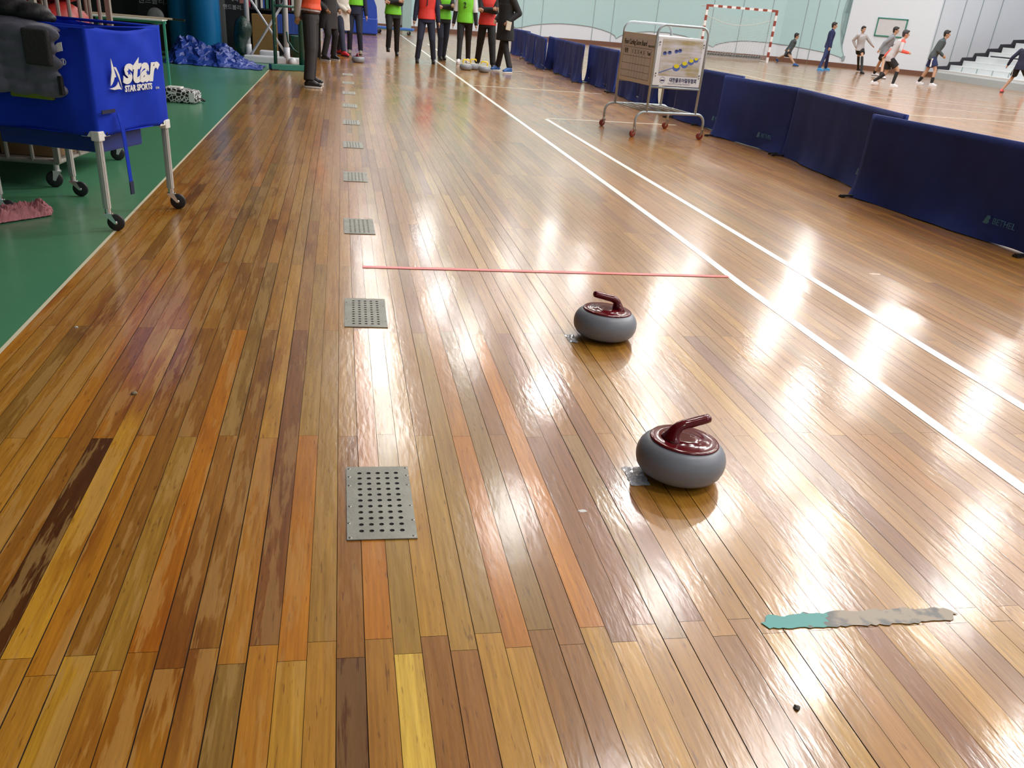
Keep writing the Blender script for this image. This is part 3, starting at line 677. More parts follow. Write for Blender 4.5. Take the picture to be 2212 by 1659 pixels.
tube(bm,[(0,1.1,.03),(GL,1.1,.03)],.035,6); obj('ground_frame',bm,WHITE,T)
bm=BM(); tube(bm,[(0,0,hb_),(0,.9,hb_-.02)],.02,6); obj('top_stay',bm,WHITE,T)
bm=BM(); box(bm,(GL/2,1.02,.14),(GL,.05,.13)); bm2=BM()
for k in range(44): box(bm2,(GL*(k+.5)/44,.985,.15),(.038,.02,.12),rot=Matrix.Rotation(R_(25),3,'Y'))
obj('net_bunch',bm2,INK,T)
nb=obj('net_weight',bm,mat('net_bunched',(.6,.62,.62),.8),T)
bm=BM(); n=26
def netp(u,v):
    # u across, v from crossbar (0) back and down to ground (1); the top sags
    sag=math.sin(u*math.pi)*.45
    y=.12+.85*v; z=(hb_-.05-(1-v)*sag*(.6+.4*v))*(1-v)+.1*v-.45*math.sin(v*math.pi)*math.sin(u*math.pi)*.5
    return Vector((u*GL,y,max(z,.06)))
for i in range(n+1): tube(bm,[netp(i/n,k/10) for k in range(11)],.0045,3)
for k in range(1,17): tube(bm,[netp(i/14,k/17) for i in range(15)],.0045,3)
tube(bm,[netp(i/14,.16) for i in range(15)],.012,4)
for x in (0,1):
    for k in range(8): tube(bm,[Vector((x*GL,.06+k*.12,.05)),Vector((x*GL,.03+k*.10,hb_-.1-k*.2))],.004,3)
obj('net',bm,NET,T)
# framed panel on the back wall
c=wallpoint(1925,60,.03); T=thing('wall_panel','green framed grey panel hung on the white wall behind the running players','wall panel',c)
i_,_=seg_hit(1925,60); n=wn(i_); ux=Vector((-n.y,n.x,0)); 
if ux.x<0: ux=-ux
bm=BM()
for sx in (-1,1): 
    p=n*.02+ux*sx*.62; box(bm,p,(.05,.05,.72))
rotz=math.atan2(ux.y,ux.x)
bm.free(); bm=BM()
for sx in (-1,1): box(bm,(sx*.62,0,0),(.05,.04,.74))
for sz in (-1,1): box(bm,(0,0,sz*.35),(1.29,.04,.05))
o=obj('panel_frame',bm,mat('panel_green',(.03,.22,.16),.5),T); T.rotation_euler=(0,0,rotz)
bm=BM(); box(bm,(0,.005,0),(1.2,.02,.66)); obj('panel_sheet',bm,mat('panel_grey',(.62,.63,.66),.6),T)
# ---------------------------------------------------------------- bleachers
BLW=mat('bleacher_white',(.66,.70,.72),.5,var=.03,scale=1); BLG=mat('bleacher_grey',(.42,.47,.49),.5); BLD=mat('bleacher_dark',(.02,.02,.03),.6)
T=thing('bleachers','white stepped spectator bleachers with a dark stepped side at the right end of the hall','bleachers',(24.95,36,0),R_(-6))
YL=-16
bm=BM(); box(bm,(-.02,YL/2,.10),(.04,-YL,.28)); obj('base_panel',bm,BLG,T)
for i in range(9):
    z=.36+.205*i; x=.5*i
    bm=BM(); box(bm,(x+.26,YL/2-.02*i,z-.02),(.52,-YL,.04),bev=.008); box(bm,(x+.02,YL/2-.02*i,z-.125),(.03,-YL,.17))
    if i in(1,): 
        for k in range(9): box(bm,(x-.0,-1.0-k*1.1,z-.11),(.02,.05,.17),mi=1)
    obj('seat_row',bm,[BLW,SEAM],T)
bm=BM(); out=[(-.05,0)]
for i in range(9): out+= [(.5*i-.05,.36+.205*i+.11),(.5*i+.40,.36+.205*i+.15)]
out+=[(4.4,2.2),(4.4,0)]
flatpoly(bm,[(x,.0,z) for x,z in out],.06,nrm=(0,1,0)); obj('side_panel',bm,BLD,T)
bm=BM(); tube(bm,[(1.2,-1.6,1.02),(1.2,-4.2,1.02)],.03,6); obj('rail',bm,BLD,T)
# ---------------------------------------------------------------- ball trolley on the left
BLUE=mat('blue_nylon',(.008,.038,.48),.75,spec=.15,var=.12,scale=6,bump=.05,bscale=300); BLUED=mat('blue_nylon_base',(.008,.03,.22),.5,var=.1,scale=5)
ALU=mat('aluminium',(.62,.62,.60),.35,.6,var=.06,scale=40); PW=mat('white_plastic',(.78,.78,.74),.4)
A0=G(233,458,.1); ang=math.atan2(.6,.23)   # local +y runs from the near corner along the printed side
T=thing('ball_trolley','blue fabric ball trolley with printed side and aluminium legs on casters','ball trolley',(A0.x,A0.y,0),ang-math.pi/2)
LV,LU=.643,.667  # local: x towards the left (negative x), y back
cs=[(0,0),(0,LV),(-LU,LV),(-LU,0)]; ZB,ZT=.50,1.02
for k,(x,y) in enumerate(cs):
    bm=BM(); box(bm,(x,y,.30),(.032,.032,.36),bev=.004); box(bm,(x+.0165,y,.30),(.003,.010,.36)); box(bm,(x,y-.0165,.30),(.010,.003,.36)); obj('leg',bm,ALU,T)
    sx=1 if x==0 else -1; sy=-1 if y==0 else 1
    bm=BM(); box(bm,(x,y,ZB-.005),(.05,.05,.05),bev=.006); box(bm,(x-sx*.045,y,ZB+.004),(.07,.045,.03),bev=.004); box(bm,(x,y-sy*.045,ZB+.004),(.045,.07,.03),bev=.004)
    br=obj('corner_bracket',bm,PW,T)
    bm=BM(); tube(bm,[(x-sx*.05,y+sy*.026,ZB+.004),(x-sx*.05,y+sy*.020,ZB+.004)],.006,8); tube(bm,[(x+sx*.026,y-sy*.05,ZB+.004),(x+sx*.020,y-sy*.05,ZB+.004)],.006,8); obj('rivet',bm,BLACKP,br)
    caster(T,(x,y,.125),.045,.022,RUBBER,R_(21),trail=.036)
bm=BM(); r=random.Random(3)
def side(p,q,seed,sag=.012,outn=1):
    p=Vector((*p,0)); q=Vector((*q,0)); d=(q-p); L=d.length; d/=L; n=Vector((d.y,-d.x,0)); rr=random.Random(seed); a=[rr.uniform(0,6) for _ in range(6)]
    NX,NZ=36,26; g=[]
    for i in range(NX+1):
        u=i/NX; row=[]
        for k in range(NZ+1):
            w=k/NZ; e=min(1,u*6,(1-u)*6)
            z=ZB-.012+ (ZT-ZB+.012)*w - .028*math.sin(u*math.pi)*w**3 + .012*math.sin(u*math.pi)*(1-w)**3
            o=e*(sag*math.sin(w*math.pi)+.009*math.sin(u*7+w*4+a[0])+.006*math.sin(u*11-w*6+a[1])*w+.003*math.sin((u+w)*15+a[2])*(w**2)+.0015*math.sin((u-w)*24+a[3]))
            row.append(bm.verts.new(p+d*(u*L)+n*o+Vector((0,0,z))))
        g.append(row)
    for i in range(NX):
        for k in range(NZ): bm.faces.new((g[i][k],g[i+1][k],g[i+1][k+1],g[i][k+1]))
side((.018,-.018),(.018,LV+.018),1); side((.018,LV+.018),(-LU-.018,LV+.018),2); side((-LU-.018,LV+.018),(-LU-.018,-.018),3); side((-LU-.018,-.018),(.018,-.018),4,.02)
quad(bm,[(.018,-.018,ZB),(.018,LV+.018,ZB),(-LU-.018,LV+.018,ZB),(-LU-.018,-.018,ZB)])
bmesh.ops.remove_doubles(bm,verts=bm.verts,dist=1e-5)
bag=obj('fabric_bag',bm,BLUE,T,True); so=bag.modifiers.new('t','SOLIDIFY'); so.thickness=.004
bm=BM(); tube(bm,[(.014,-.014,ZT-.01),(.014,LV+.014,ZT-.01),(-LU-.014,LV+.014,ZT-.01),(-LU-.014,-.014,ZT-.01)],.008,8,closed=True); obj('top_rim',bm,BLUE,T,True)
bm=BM(); box(bm,(-.33,.25,ZB-.055),(.60,.40,.095),bev=.012); obj('base_pouch',bm,BLUED,T)
MP=lambda y,z,dx=.0345:plane_M((dx+.006,y,z),(0,1,0),(0,0,1))
text('print','star',.185,MP(.385,.80),PW,T,shear=.32,bold=.007,th=.0012,sx=1.16)
text('print_small','STAR SPORTS',.042,MP(.36,.712),PW,T,shear=.1,bold=.0016,th=.0012,sx=1.02)
text('print_tiny','STAR',.016,MP(.545,.70),PW,T,th=.001)
bm=BM()
def yz(pts): flatpoly(bm,[(.036,y,z) for y,z in pts],.0035,nrm=(1,0,0))
yz([(.112,.735),(.120,.765),(.135,.80),(.140,.865),(.150,.835),(.160,.80),(.168,.775),(.155,.775),(.140,.755),(.125,.742)]); yz([(.098,.722),(.125,.724),(.150,.728),(.170,.738),(.182,.752),(.190,.73),(.205,.712),(.180,.716),(.140,.714)]); yz([(.155,.825),(.175,.80),(.192,.765),(.212,.715),(.198,.785),(.176,.822)])
obj('emblem',bm,PW,T)
bm=BM()
def star5(cy,cz,r,dx): flatpoly(bm,[(dx,cy+(r if k%2==0 else r*.42)*math.sin(k*math.pi/5),cz+(r if k%2==0 else r*.42)*math.cos(k*math.pi/5)) for k in range(10)],.002,nrm=(1,0,0))
star5(.285,.795,.019,.0410); star5(.460,.785,.016,.0410); obj('star_cutouts',bm,BLUE,T)
bm=BM(); box(bm,(.045,.055,.615),(.004,.115,.018)); obj('webbing',bm,mat('navy_webbing',(.008,.010,.05),.7),T)
bm=BM(); pts=[(.05,.128,.60),(.055,.135,.56),(.056,.145,.50),(.056,.150,.42),(.056,.155,.33),(.056,.160,.24)]
for a,b in zip(pts,pts[1:]): flatpoly(bm,[(a[0],a[1]-.015,a[2]),(a[0],a[1]+.015,a[2]),(b[0],b[1]+.015,b[2]),(b[0],b[1]-.015,b[2])],.003,nrm=(1,0,0))
st=obj('strap',bm,BLUE,T); bm=BM(); box(bm,(.0575,.162,.21),(.006,.032,.07)); obj('strap_end',bm,mat('navy_webbing',(.008,.010,.05),.7),st)
bm=BM(); 
for k,a0 in enumerate((0,)):
    R1=[[Vector((-.10+rr*math.cos(a),-.052,.845+rr*math.sin(a))) for a in (2*math.pi*i/20 for i in range(20))] for rr in (.016,.012)]; rings(bm,R1,False)
box(bm,(-.10,-.052,.845),(.004,.003,.02)); obj('round_mark',bm,PW,T)
bm=BM(); flatpoly(bm,[(-.135,-.05,.885),(-.095,-.05,.895),(-.095,-.05,.935),(-.115,-.05,.93),(-.135,-.05,.915)],-.004,nrm=(0,1,0)); obj('side_label',bm,PW,T)
TB=T.matrix_basis.copy() if False else Matrix.Translation(T.location)@Matrix.Rotation(T.rotation_euler.z,4,'Z')
# jackets hanging over the left side of the trolley
def puff(name,label,m,cells,par=None,v=.012):
    bm=BM()
    for (x,y,z,sx,sy,sz) in cells: ell(bm,(x,y,z),(sx,sy,sz),seg=14)
    o=remesh(obj(name,bm,m,par),v,3)
    if par is None: o.matrix_basis=TB; tag(o,label,'jacket')
    return o
JG=mat('grey_quilt',(.12,.12,.165),.6,var=.25,scale=18,bump=.35,bscale=22,sheen=.3); JB=mat('black_quilt',(.013,.012,.014),.55,bump=.5,bscale=24,var=.2); JP=mat('charcoal_pile',(.03,.03,.03),.85,bump=.5,bscale=120)
c=[]
for k in range(5):
    z=.965-.064*k
    for i in range(4): c.append((-.20-.15*i-.02*(k%2),-.066-.006*math.sin(i*2+k),z,.115,.030,.043))
g_=puff('grey_jacket','grey quilted jacket hanging over the side of the blue ball trolley',JG,c+[(-.5,-.02,1.0,.30,.06,.035),(-.25,-.03,.985,.14,.05,.03)],v=.009)
bm=BM(); box(bm,(-.20,-.098,.905),(.15,.03,.17),bev=.012); remesh(obj('pile_panel',bm,JP,g_),.008,2)
bm=BM(); box(bm,(-.105,-.088,.735),(.022,.02,.09),bev=.004); obj('cuff_tab',bm,JB,g_)
bm=BM(); box(bm,(-.30,-.06,.672),(.24,.03,.03),bev=.008); gl_=obj('green_lining',bm,mat('olive_lining',(.14,.20,.01),.6),g_)
puff('black_jacket','black puffer jacket heaped on the corner of the blue ball trolley, above the grey one',JB,[(-.30,.03,1.055,.10,.09,.045),(-.40,.02,1.07,.10,.10,.05),(-.50,.04,1.085,.11,.11,.055),(-.60,.05,1.08,.10,.12,.05),(-.22,.02,1.035,.06,.05,.028),(-.68,.0,1.03,.07,.09,.07),(-.66,-.08,.93,.06,.045,.09),(-.70,-.09,.82,.06,.045,.09)])
# towel
def crumple(name,label,cat,outline_fn,m,nx,ny,seed,par=None):
    r=random.Random(seed); bm=BM(); g=[[bm.verts.new(outline_fn(i/nx,j/ny,r)) for j in range(ny+1)] for i in range(nx+1)]
    for i in range(nx):
        for j in range(ny): bm.faces.new((g[i][j],g[i+1][j],g[i+1][j+1],g[i][j+1]))
    o=obj(name,bm,m); so=o.modifiers.new('t','SOLIDIFY'); so.thickness=.004; so.offset=1
    return tag(o,label,cat)
PINK=mat('pink_towel',(.55,.20,.22),.85,var=.15,scale=30,bump=.5,bscale=200)
tw0,tw1=G(-12,478),G(112,462)
def tw(u,v,r):
    p=tw0+(tw1-tw0)*u; n=Vector((-.25,.97,0)); w=.13*(1-.35*u)
    e=min(1,v*5,(1-v)*5,u*8,(1-u)*8)
    z=.005+e*(.018+.03*abs(math.sin(u*9+v*7+2*math.sin(u*7)))+.018*abs(math.sin(v*9+u*6))+r.uniform(0,.012))
    return Vector((p.x+n.x*(v-.35)*w*2+r.uniform(-.006,.006),p.y+n.y*(v-.35)*w*2,z))
crumple('towel','crumpled pink towel on the green floor at the foot of the trolleys','towel',tw,PINK,34,12,5)
# ---------------------------------------------------------------- steel cage trolley
CB=mat('cage_steel',(.30,.27,.23),.5,.2,var=.1,scale=30); BROWN=mat('cardboard',(.20,.115,.045),.8,var=.15,scale=5)
T=thing('cage_trolley','tall steel bar cage trolley behind the blue ball trolley','cage trolley',(-1.80,6.06,0),math.atan2(1.2,.17)-math.pi/2)
cwid,cdep,z0,z1=1.25,1.15,.16,1.62
bm=BM()
for z in (z0,z1): tube(bm,[(0,0,z),(0,cdep,z),(-cwid,cdep,z),(-cwid,0,z)],.016,8,closed=True)
for x,y in ((0,0),(0,cdep),(-cwid,cdep),(-cwid,0)): box(bm,(x,y,(z0+z1)/2),(.034,.034,z1-z0))
obj('cage_frame',bm,CB,T)
nb_=[( -cwid*(i+1)/8,0) for i in range(7)]+[(0,cdep*(i+1)/7) for i in range(6)]+[(-cwid*(i+1)/8,cdep) for i in range(7)]+[(-cwid,cdep*(i+1)/7) for i in range(6)]
bb=BM(); tube(bb,[(0,0,z0),(0,0,z1)],.0135,8); bme=None
for x,y in nb_:
    if bme is None: o=obj('cage_bar',bb,CB,T,loc=(x,y,0)); bme=o.data
    else: o=bpy.data.objects.new('cage_bar',bme); COL.objects.link(o); o.parent=T; o.location=(x,y,0)
bm=BM(); box(bm,(-cwid/2,cdep/2,z0),(cwid,cdep,.02)); obj('cage_floor',bm,CB,T)
for x,y in ((-.03,.03),(-.03,cdep-.03),(-cwid+.03,cdep-.03),(-cwid+.03,.03)): caster(T,(x,y,.15),.05,.03,RUBBER,R_(200),fm=ALU,trail=.02)
TC=Matrix.Translation(T.location)@Matrix.Rotation(T.rotation_euler.z,4,'Z')
for k,(x,w,h) in enumerate(((-.22,.36,.60),(-.62,.38,.62),(-1.02,.36,.58))):
    bm=BM(); box(bm,(0,0,h/2),(w,.95,h),bev=.006); o=obj('cardboard_box',bm,BROWN); o.matrix_basis=TC@Matrix.Translation((x,cdep/2,z0+.012)); 
    tag(o,('brown cardboard box in the steel cage, nearest to the lane','brown cardboard box in the steel cage, the middle one','brown cardboard box in the steel cage, farthest from the lane')[k],'box','boxes in the steel cage')
REDC=mat('red_vinyl_bag',(.40,.03,.025),.42,var=.12,scale=6,bump=.12,bscale=20)
rs=[(-.98,.30,.94,.24,.26,.15),(-.55,.27,.94,.22,.25,.15),(-.19,.30,.94,.165,.27,.15),(-.20,.84,.94,.17,.26,.15),(-.62,.82,.94,.25,.27,.15),(-.22,.30,1.22,.19,.27,.14),(-.22,.84,1.22,.19,.27,.14),(-.75,.30,1.22,.30,.27,.14),(-.75,.84,1.22,.30,.27,.14),(-.4,.45,1.48,.34,.38,.13)]
rl=['lower left at the front of the pile','lower middle at the front of the pile','lower right of the pile by the near corner','lower right of the pile, farther back','hidden low at the back of the pile','upper right of the pile by the near corner','upper right of the pile, farther back','upper left at the front of the pile','hidden high at the back of the pile','topmost of the pile']
for k,(x,y,z,a,b,c) in enumerate(rs):
    bm=BM(); ell(bm,(0,0,0),(a,b,c),seg=28)
    for v in bm.verts: v.co+=v.co.normalized()*.012*math.sin(v.co.x*22+k)*math.sin(v.co.y*19)
    o=obj('red_ball_bag',bm,REDC,smooth=True); o.matrix_basis=TC@Matrix.Translation((x,y,z-.02)); tag(o,'red padded bag in the steel cage, '+rl[k],'bag','red bags in the steel cage')
# ---------------------------------------------------------------- green stand with a board, stick, patterned bag
GRN=mat('light_green_lacquer',(.06,.36,.25),.45,var=.05); 
T=thing('folding_stand','light green metal folding stand behind the blue ball trolley','stand',(-2.115,12.0,0),R_(0))
for x,y in ((0,0),(-.085,.02),(-.75,.05)):
    bm=BM(); box(bm,(x,y,.40),(.028,.028,.80),bev=.004); obj('stand_leg',bm,GRN,T)
bm=BM(); box(bm,(-.04,.01,.025),(.14,.05,.05)); box(bm,(-.38,.03,.79),(.80,.03,.03)); box(bm,(-.042,.01,.79),(.12,.03,.03)); obj('stand_rail',bm,GRN,T)
bm=BM(); box(bm,(-2.60,12.0,.815),(1.0,.34,.018),bev=.003); tag(obj('white_board',bm,PW),'white board lying on top of the light green stand','board')
T=thing('wooden_stick','pale stick with a black grip lying across the white board','stick',(-2.2,11.98,.835))
bm=BM(); tube(bm,[(-.9,.05,0),(.20,-.02,-.002)],.011,8); obj('shaft',bm,mat('pale_wood',(.55,.45,.32),.5),T)
bm=BM(); tube(bm,[(.20,-.02,-.002),(.34,-.03,-.004)],.013,8); obj('grip',bm,BLACKP,T)
def check_mat():
    m=mat('letter_pattern',(.7,.7,.7),.5); nt=m.node_tree; N=nt.nodes; L=nt.links; b=N['Principled BSDF']
    tc=N.new('ShaderNodeTexCoord'); v=N.new('ShaderNodeTexVoronoi'); v.feature='DISTANCE_TO_EDGE'; v.inputs['Scale'].default_value=26; L.new(tc.outputs['Object'],v.inputs['Vector'])
    r=N.new('ShaderNodeValToRGB'); r.color_ramp.interpolation='CONSTANT'; r.color_ramp.elements[0].color=(.7,.7,.7,1); r.color_ramp.elements[1].position=.09; r.color_ramp.elements[1].color=(.012,.012,.012,1)
    L.new(v.outputs['Distance'],r.inputs[0]); L.new(r.outputs[0],b.inputs['Base Color']); return m
p=G(396,224); T=thing('shopping_bag','black and white letter patterned bag lying on the green floor','bag',(p.x-.02,p.y+.14,0),R_(-6))
bm=BM(); box(bm,(0,0,.075),(.36,.24,.15),bev=.03)
for v in bm.verts:
    v.co.z*=1-.12*(v.co.x/.18)-.0; v.co.z+=.0; v.co.x+=.015*math.sin(v.co.y*30)
obj('bag_body',bm,check_mat(),T,True)
bm=BM(); box(bm,(.13,-.122,.07),(.06,.006,.10)); box(bm,(-.08,.0,.156),(.16,.14,.02),bev=.006); obj('white_label',bm,PW,T)
bm=BM(); tube(bm,[(.17,-.06,.05),(.22,-.03,.06),(.25,.0,.03),(.22,.06,.02),(.17,.06,.04)],.008,6); obj('bag_handle',bm,BLACKP,T)
# ---------------------------------------------------------------- padded columns, banners, tarp
COLB=mat('column_padding',(.005,.17,.42),.38,var=.05,scale=2)
for (x,y,r_,l) in ((-2.475,18.1,.27,'thick blue padded column, the right one, behind the crumpled tarp'),(-2.93,18.55,.25,'thick blue padded column, the left one, beside the black banner')):
    T=thing('padded_column',l,'column',(x,y,0)); bm=BM(); lathe(bm,[(r_-.01,.0),(r_,.01),(r_,3.3),(r_-.01,3.36)],seg=48); obj('padding',bm,COLB,T,True)
    bm=BM(); box(bm,(r_*.98,.05,1.7),(.03,.05,3.3),bev=.008); obj('closing_seam',bm,mat('column_seam',(.004,.10,.28),.5),T)
BANB=mat('banner_black',(.008,.008,.009),.6); BTX=mat('banner_print',(.55,.57,.58),.6)
for x,y,lines,l,s in ((-3.42,18.7,('대학','핸드볼리그'),'black banner with white writing left of the padded columns',.13),(-1.98,18.6,('대학','핸드볼리그'),'black banner with white writing right of the padded columns',.09)):
    T=thing('banner',l,'banner',(x,y,0)); bm=BM(); box(bm,(0,0,.85),(.62 if x<-3 else .34,.02,1.6)); obj('cloth',bm,BANB,T)
    for k,tx in enumerate(lines): text('writing',tx,s,plane_M((0,-.013,1.02-.14*k),(1,0,0),(0,0,1)),BTX,T,th=.001)
T=thing('weight_disc','grey round disc leaning against the black banner above the green stand','disc',(-3.33,18.15,.0)); 
bm=BM(); lathe(bm,[(.05,-.02),(.14,-.02),(.15,0),(.14,.02),(.05,.02)],(0,0,.64),32,axis='Y'); obj('disc',bm,mat('disc_grey',(.20,.21,.21),.5),T,True)
bm=BM(); tube(bm,[(0,.03,0),(0,.03,.62)],.015,8); box(bm,(0,.03,.01),(.2,.2,.02)); obj('disc_stand',bm,BLACKP,T)
TARP=mat('blue_tarp',(.012,.05,.33),.45,var=.25,scale=12,coat=.2,coatr=.3)
hp=[.08,.28,.42,.38,.42,.33,.28,.30,.35,.33,.26,.18,.11,.07,.03,.01]
def tp(u,v,r):
    x=-2.98+1.62*u; y=16.35+(17.45-16.35)*v+.35*(1-u)*.6-.1; k=u*(len(hp)-1); i=min(int(k),len(hp)-2); h=hp[i]+(hp[i+1]-hp[i])*(k-i)
    f=max(0,math.sin(min(1,v*1.35)*math.pi*.5))*(1 if v<.75 else max(0,(1-v)*4))
    cr=abs(math.sin(u*23+v*9))*.5+abs(math.sin(u*11-v*17+1))*.5
    return Vector((x+r.uniform(-.03,.03),y+r.uniform(-.03,.03)+.05*math.sin(u*30),max(.008,h*f*(.72+.34*cr)+r.uniform(-.018,.018)*f)))
crumple('tarp','crumpled blue plastic tarp heaped on the green floor before the padded columns','tarp',tp,TARP,44,20,9)
# ---------------------------------------------------------------- white posts with weights
WP=mat('post_white',(.60,.62,.66),.4,var=.03); a=G(541,136); b=G(613,137)
T=thing('net_post_stand','white volleyball post stand with crossed braces on a heavy white base','post stand',(a.x,a.y+.45,0))
w=1.02
bm=BM(); box(bm,(.40,-.18,.06),(1.05,.34,.12),bev=.02); box(bm,(.30,.25,.11),(.35,.3,.16),bev=.02); obj('base_weight',bm,WP,T)
for x,z in ((-.05,.12),(.66,.0)):
    bm=BM(); tube(bm,[(x,-.1 if x<0 else -.30,z),(x,-.1 if x<0 else -.30,2.6)],.043,14); tube(bm,[(x,-.1 if x<0 else -.30,z),(x,-.1 if x<0 else -.30,.30)],.055,14); obj('post',bm,WP,T,True)
bm=BM(); tube(bm,[(-.03,-.08,1.12),(.62,-.30,.22)],.022,8); tube(bm,[(.0,-.16,.13),(.64,-.25,1.05)],.022,8); obj('brace',bm,WP,T,True)
bm=BM(); lathe(bm,[(.0,-.03),(.06,-.03),(.07,0),(.06,.03),(.0,.03)],(.76,-.38,.07),20,axis='Y'); obj('transport_wheel',bm,WP,T,True)
# green frame
DG=mat('dark_green_paint',(.012,.085,.065),.4,var=.08)
T=thing('green_frame_stand','dark green tubular stand with a ladder like upright on a flat base beam','frame stand',(-1.17,16.62,0),R_(22))
bm=BM(); box(bm,(.30,0,.05),(.72,.16,.09),bev=.006); obj('base_beam',bm,mat('mid_green_paint',(.02,.16,.12),.4),T)
for x,y,r in ((.03,0,.022),(.10,.14,.018),(.52,.02,.048)):
    bm=BM(); tube(bm,[(x,y,.08),(x,y,2.7)],r,12); obj('upright',bm,DG,T,True)
bm=BM(); tube(bm,[(.03,0,1.0),(.52,.02,1.0)],.02,8)
for z in (.35,.70,1.05,1.40,1.75,2.1): tube(bm,[(.03,0,z),(.10,.14,z+.03)],.014,8)
obj('rungs',bm,DG,T,True)
bm=BM(); tube(bm,[(.52,.02,.55),(.74,.2,.12)],.016,8); tube(bm,[(.36,.3,.60),(.37,.28,.45),(.44,.2,.32),(.52,.05,.25)],.016,8); obj('stay',bm,DG,T,True)
bm=BM(); box(bm,(.0,-.05,.012),(.12,.1,.02)); obj('foot_pad',bm,RUBBER,T)
# ---------------------------------------------------------------- things behind the stands
p=onY(548,30,19.6); q=onY(594,104,19.6)
bm=BM(); box(bm,((p.x+q.x)/2,19.75,.39),(.48,.3,.78),bev=.006); tag(obj('plywood_panel',bm,mat('plywood',(.20,.11,.03),.6,var=.1,scale=3,stretch=(1,1,8))),'brown wooden board standing behind the white crossed braces','board')
bm=BM()
for v,(x,y,z,a,b,c) in enumerate(((-1.86,18.2,.38,.13,.2,.30),(-1.80,18.15,.55,.16,.18,.22))): ell(bm,(x,y,z),(a,b,c),seg=14)
tag(remesh(obj('net_bag',bm,mat('dark_green_bag',(.008,.045,.035),.4,var=.5,scale=30,bump=.6,bscale=40,coat=.4)),.015,2),'dark green plastic bag hanging beside the padded columns','bag')
T=thing('storage_rack','dark storage rack full of small gear behind the green frame stand','rack',(-1.20,20.5,0))
bm=BM()
for z in (.42,.86,1.36,1.9): box(bm,(0,0,z),(1.5,.42,.035))
for x in (-.74,0,.74):
    for y in (-.2,.2): box(bm,(x,y,1.0),(.035,.035,2.0))
box(bm,(0,.22,1.0),(1.5,.01,2.0)); obj('rack_frame',bm,BLACKP,T)
r=random.Random(11); RC=[mat('gear_white',(.70,.72,.72),.5),mat('gear_blue',(.03,.09,.42),.5),mat('gear_dark',(.03,.03,.04),.5),mat('gear_red',(.35,.02,.05),.5),mat('gear_pink',(.65,.25,.22),.6),mat('gear_green',(.04,.2,.14),.5)]
nm=['white upright folder','blue upright folder','black upright folder','dark red upright folder','pink box','green upright folder']
for z,h in ((.878,.40),(1.378,.42)):
    x=-.70
    while x<.68:
        w_=r.choice((.035,.05,.03,.06)); c=r.choice((0,0,2,1,2,5,2,3)) if z<1 else r.choice((2,0,2,0,5))
        hh=h*r.uniform(.7,.98); bm=BM(); box(bm,(-1.20+x+w_/2,20.45,z+hh/2),(w_*.9,.25,hh)); o=obj('folder',bm,RC[c])
        tag(o,'thin '+nm[c]+' on the dark storage rack behind the green frame','folder','folders on the dark storage rack'); x+=w_+r.uniform(.0,.03)
for x,c,w_,h,l in ((-.12,1,.20,.36,'blue plastic crate low in the dark storage rack, left one'),(.16,1,.26,.38,'blue plastic crate low in the dark storage rack, right one')):
    T=thing('plastic_crate',l,'crate',(-1.20+x,20.42,.4375)); bm=BM()
    box(bm,(0,0,.01),(w_,.3,.02)); [box(bm,(sx*w_/2,0,h/2),(.012,.3,h)) for sx in (-1,1)]; [box(bm,(0,sy*.15,h/2),(w_,.012,h)) for sy in (-1,1)]
    for k in range(4): box(bm,(-w_/2+w_*(k+.5)/4,-.158,h/2),(.012,.006,h*.9))
    obj('crate_body',bm,RC[1],T)
bm=BM(); box(bm,(-1.80,18.35,1.02),(.11,.1,.11),bev=.01); box(bm,(-1.80,18.35,.48),(.03,.03,.96),mi=1); tag(obj('pink_box',bm,[RC[4],BLACKP]),'small pink box on a post at the left of the white stand','box')
T=thing('waste_bin','dark green bin standing behind the green frame stand','bin',(-.82,18.9,0)); bm=BM(); lathe(bm,[(.12,0),(.15,.01),(.17,.45),(.18,.46),(.17,.47),(.15,.45),(.11,.03)],seg=24); obj('bin_body',bm,DG,T,True)
# blue mats and low trolley far behind
MATB=mat('crash_mat_blue',(.012,.06,.44),.4,var=.06,scale=2)
bm=BM(); box(bm,(.32,36.2,.30),(2.0,1.5,.54),bev=.05); box(bm,(.32,36.2,.015),(1.9,1.4,.03),mi=1); tag(obj('crash_mat',bm,[MATB,BLACKP],None,False),'thick blue crash mat lying low behind the group, the lower one','mat')
bm=BM(); flatpoly(bm,[(-.68,35.5,.575),(1.31,35.5,.575),(1.28,35.5,.95),(.95,35.5,1.75),(-.68,35.5,1.75)],1.4,nrm=(0,1,0)); tag(obj('crash_mat',bm,MATB),'tall blue crash mat with a slanted side, stacked on the lower one','mat')
T=thing('mat_trolley','low blue topped trolley on small wheels by the back wall','trolley',(2.1,38.6,0),R_(-8))
bm=BM(); box(bm,(0,0,.21),(1.6,.8,.07),bev=.01); obj('trolley_top',bm,mat('light_blue_top',(.05,.17,.60),.4),T)
bm=BM(); box(bm,(0,0,.16),(1.5,.7,.03)); obj('trolley_edge',bm,mat('mint_edge',(.2,.5,.42),.5),T)
for x in (-.6,.6):
    for y in (-.3,.3): caster(T,(x,y,.15),.06,.04,RUBBER,0,trail=.0)
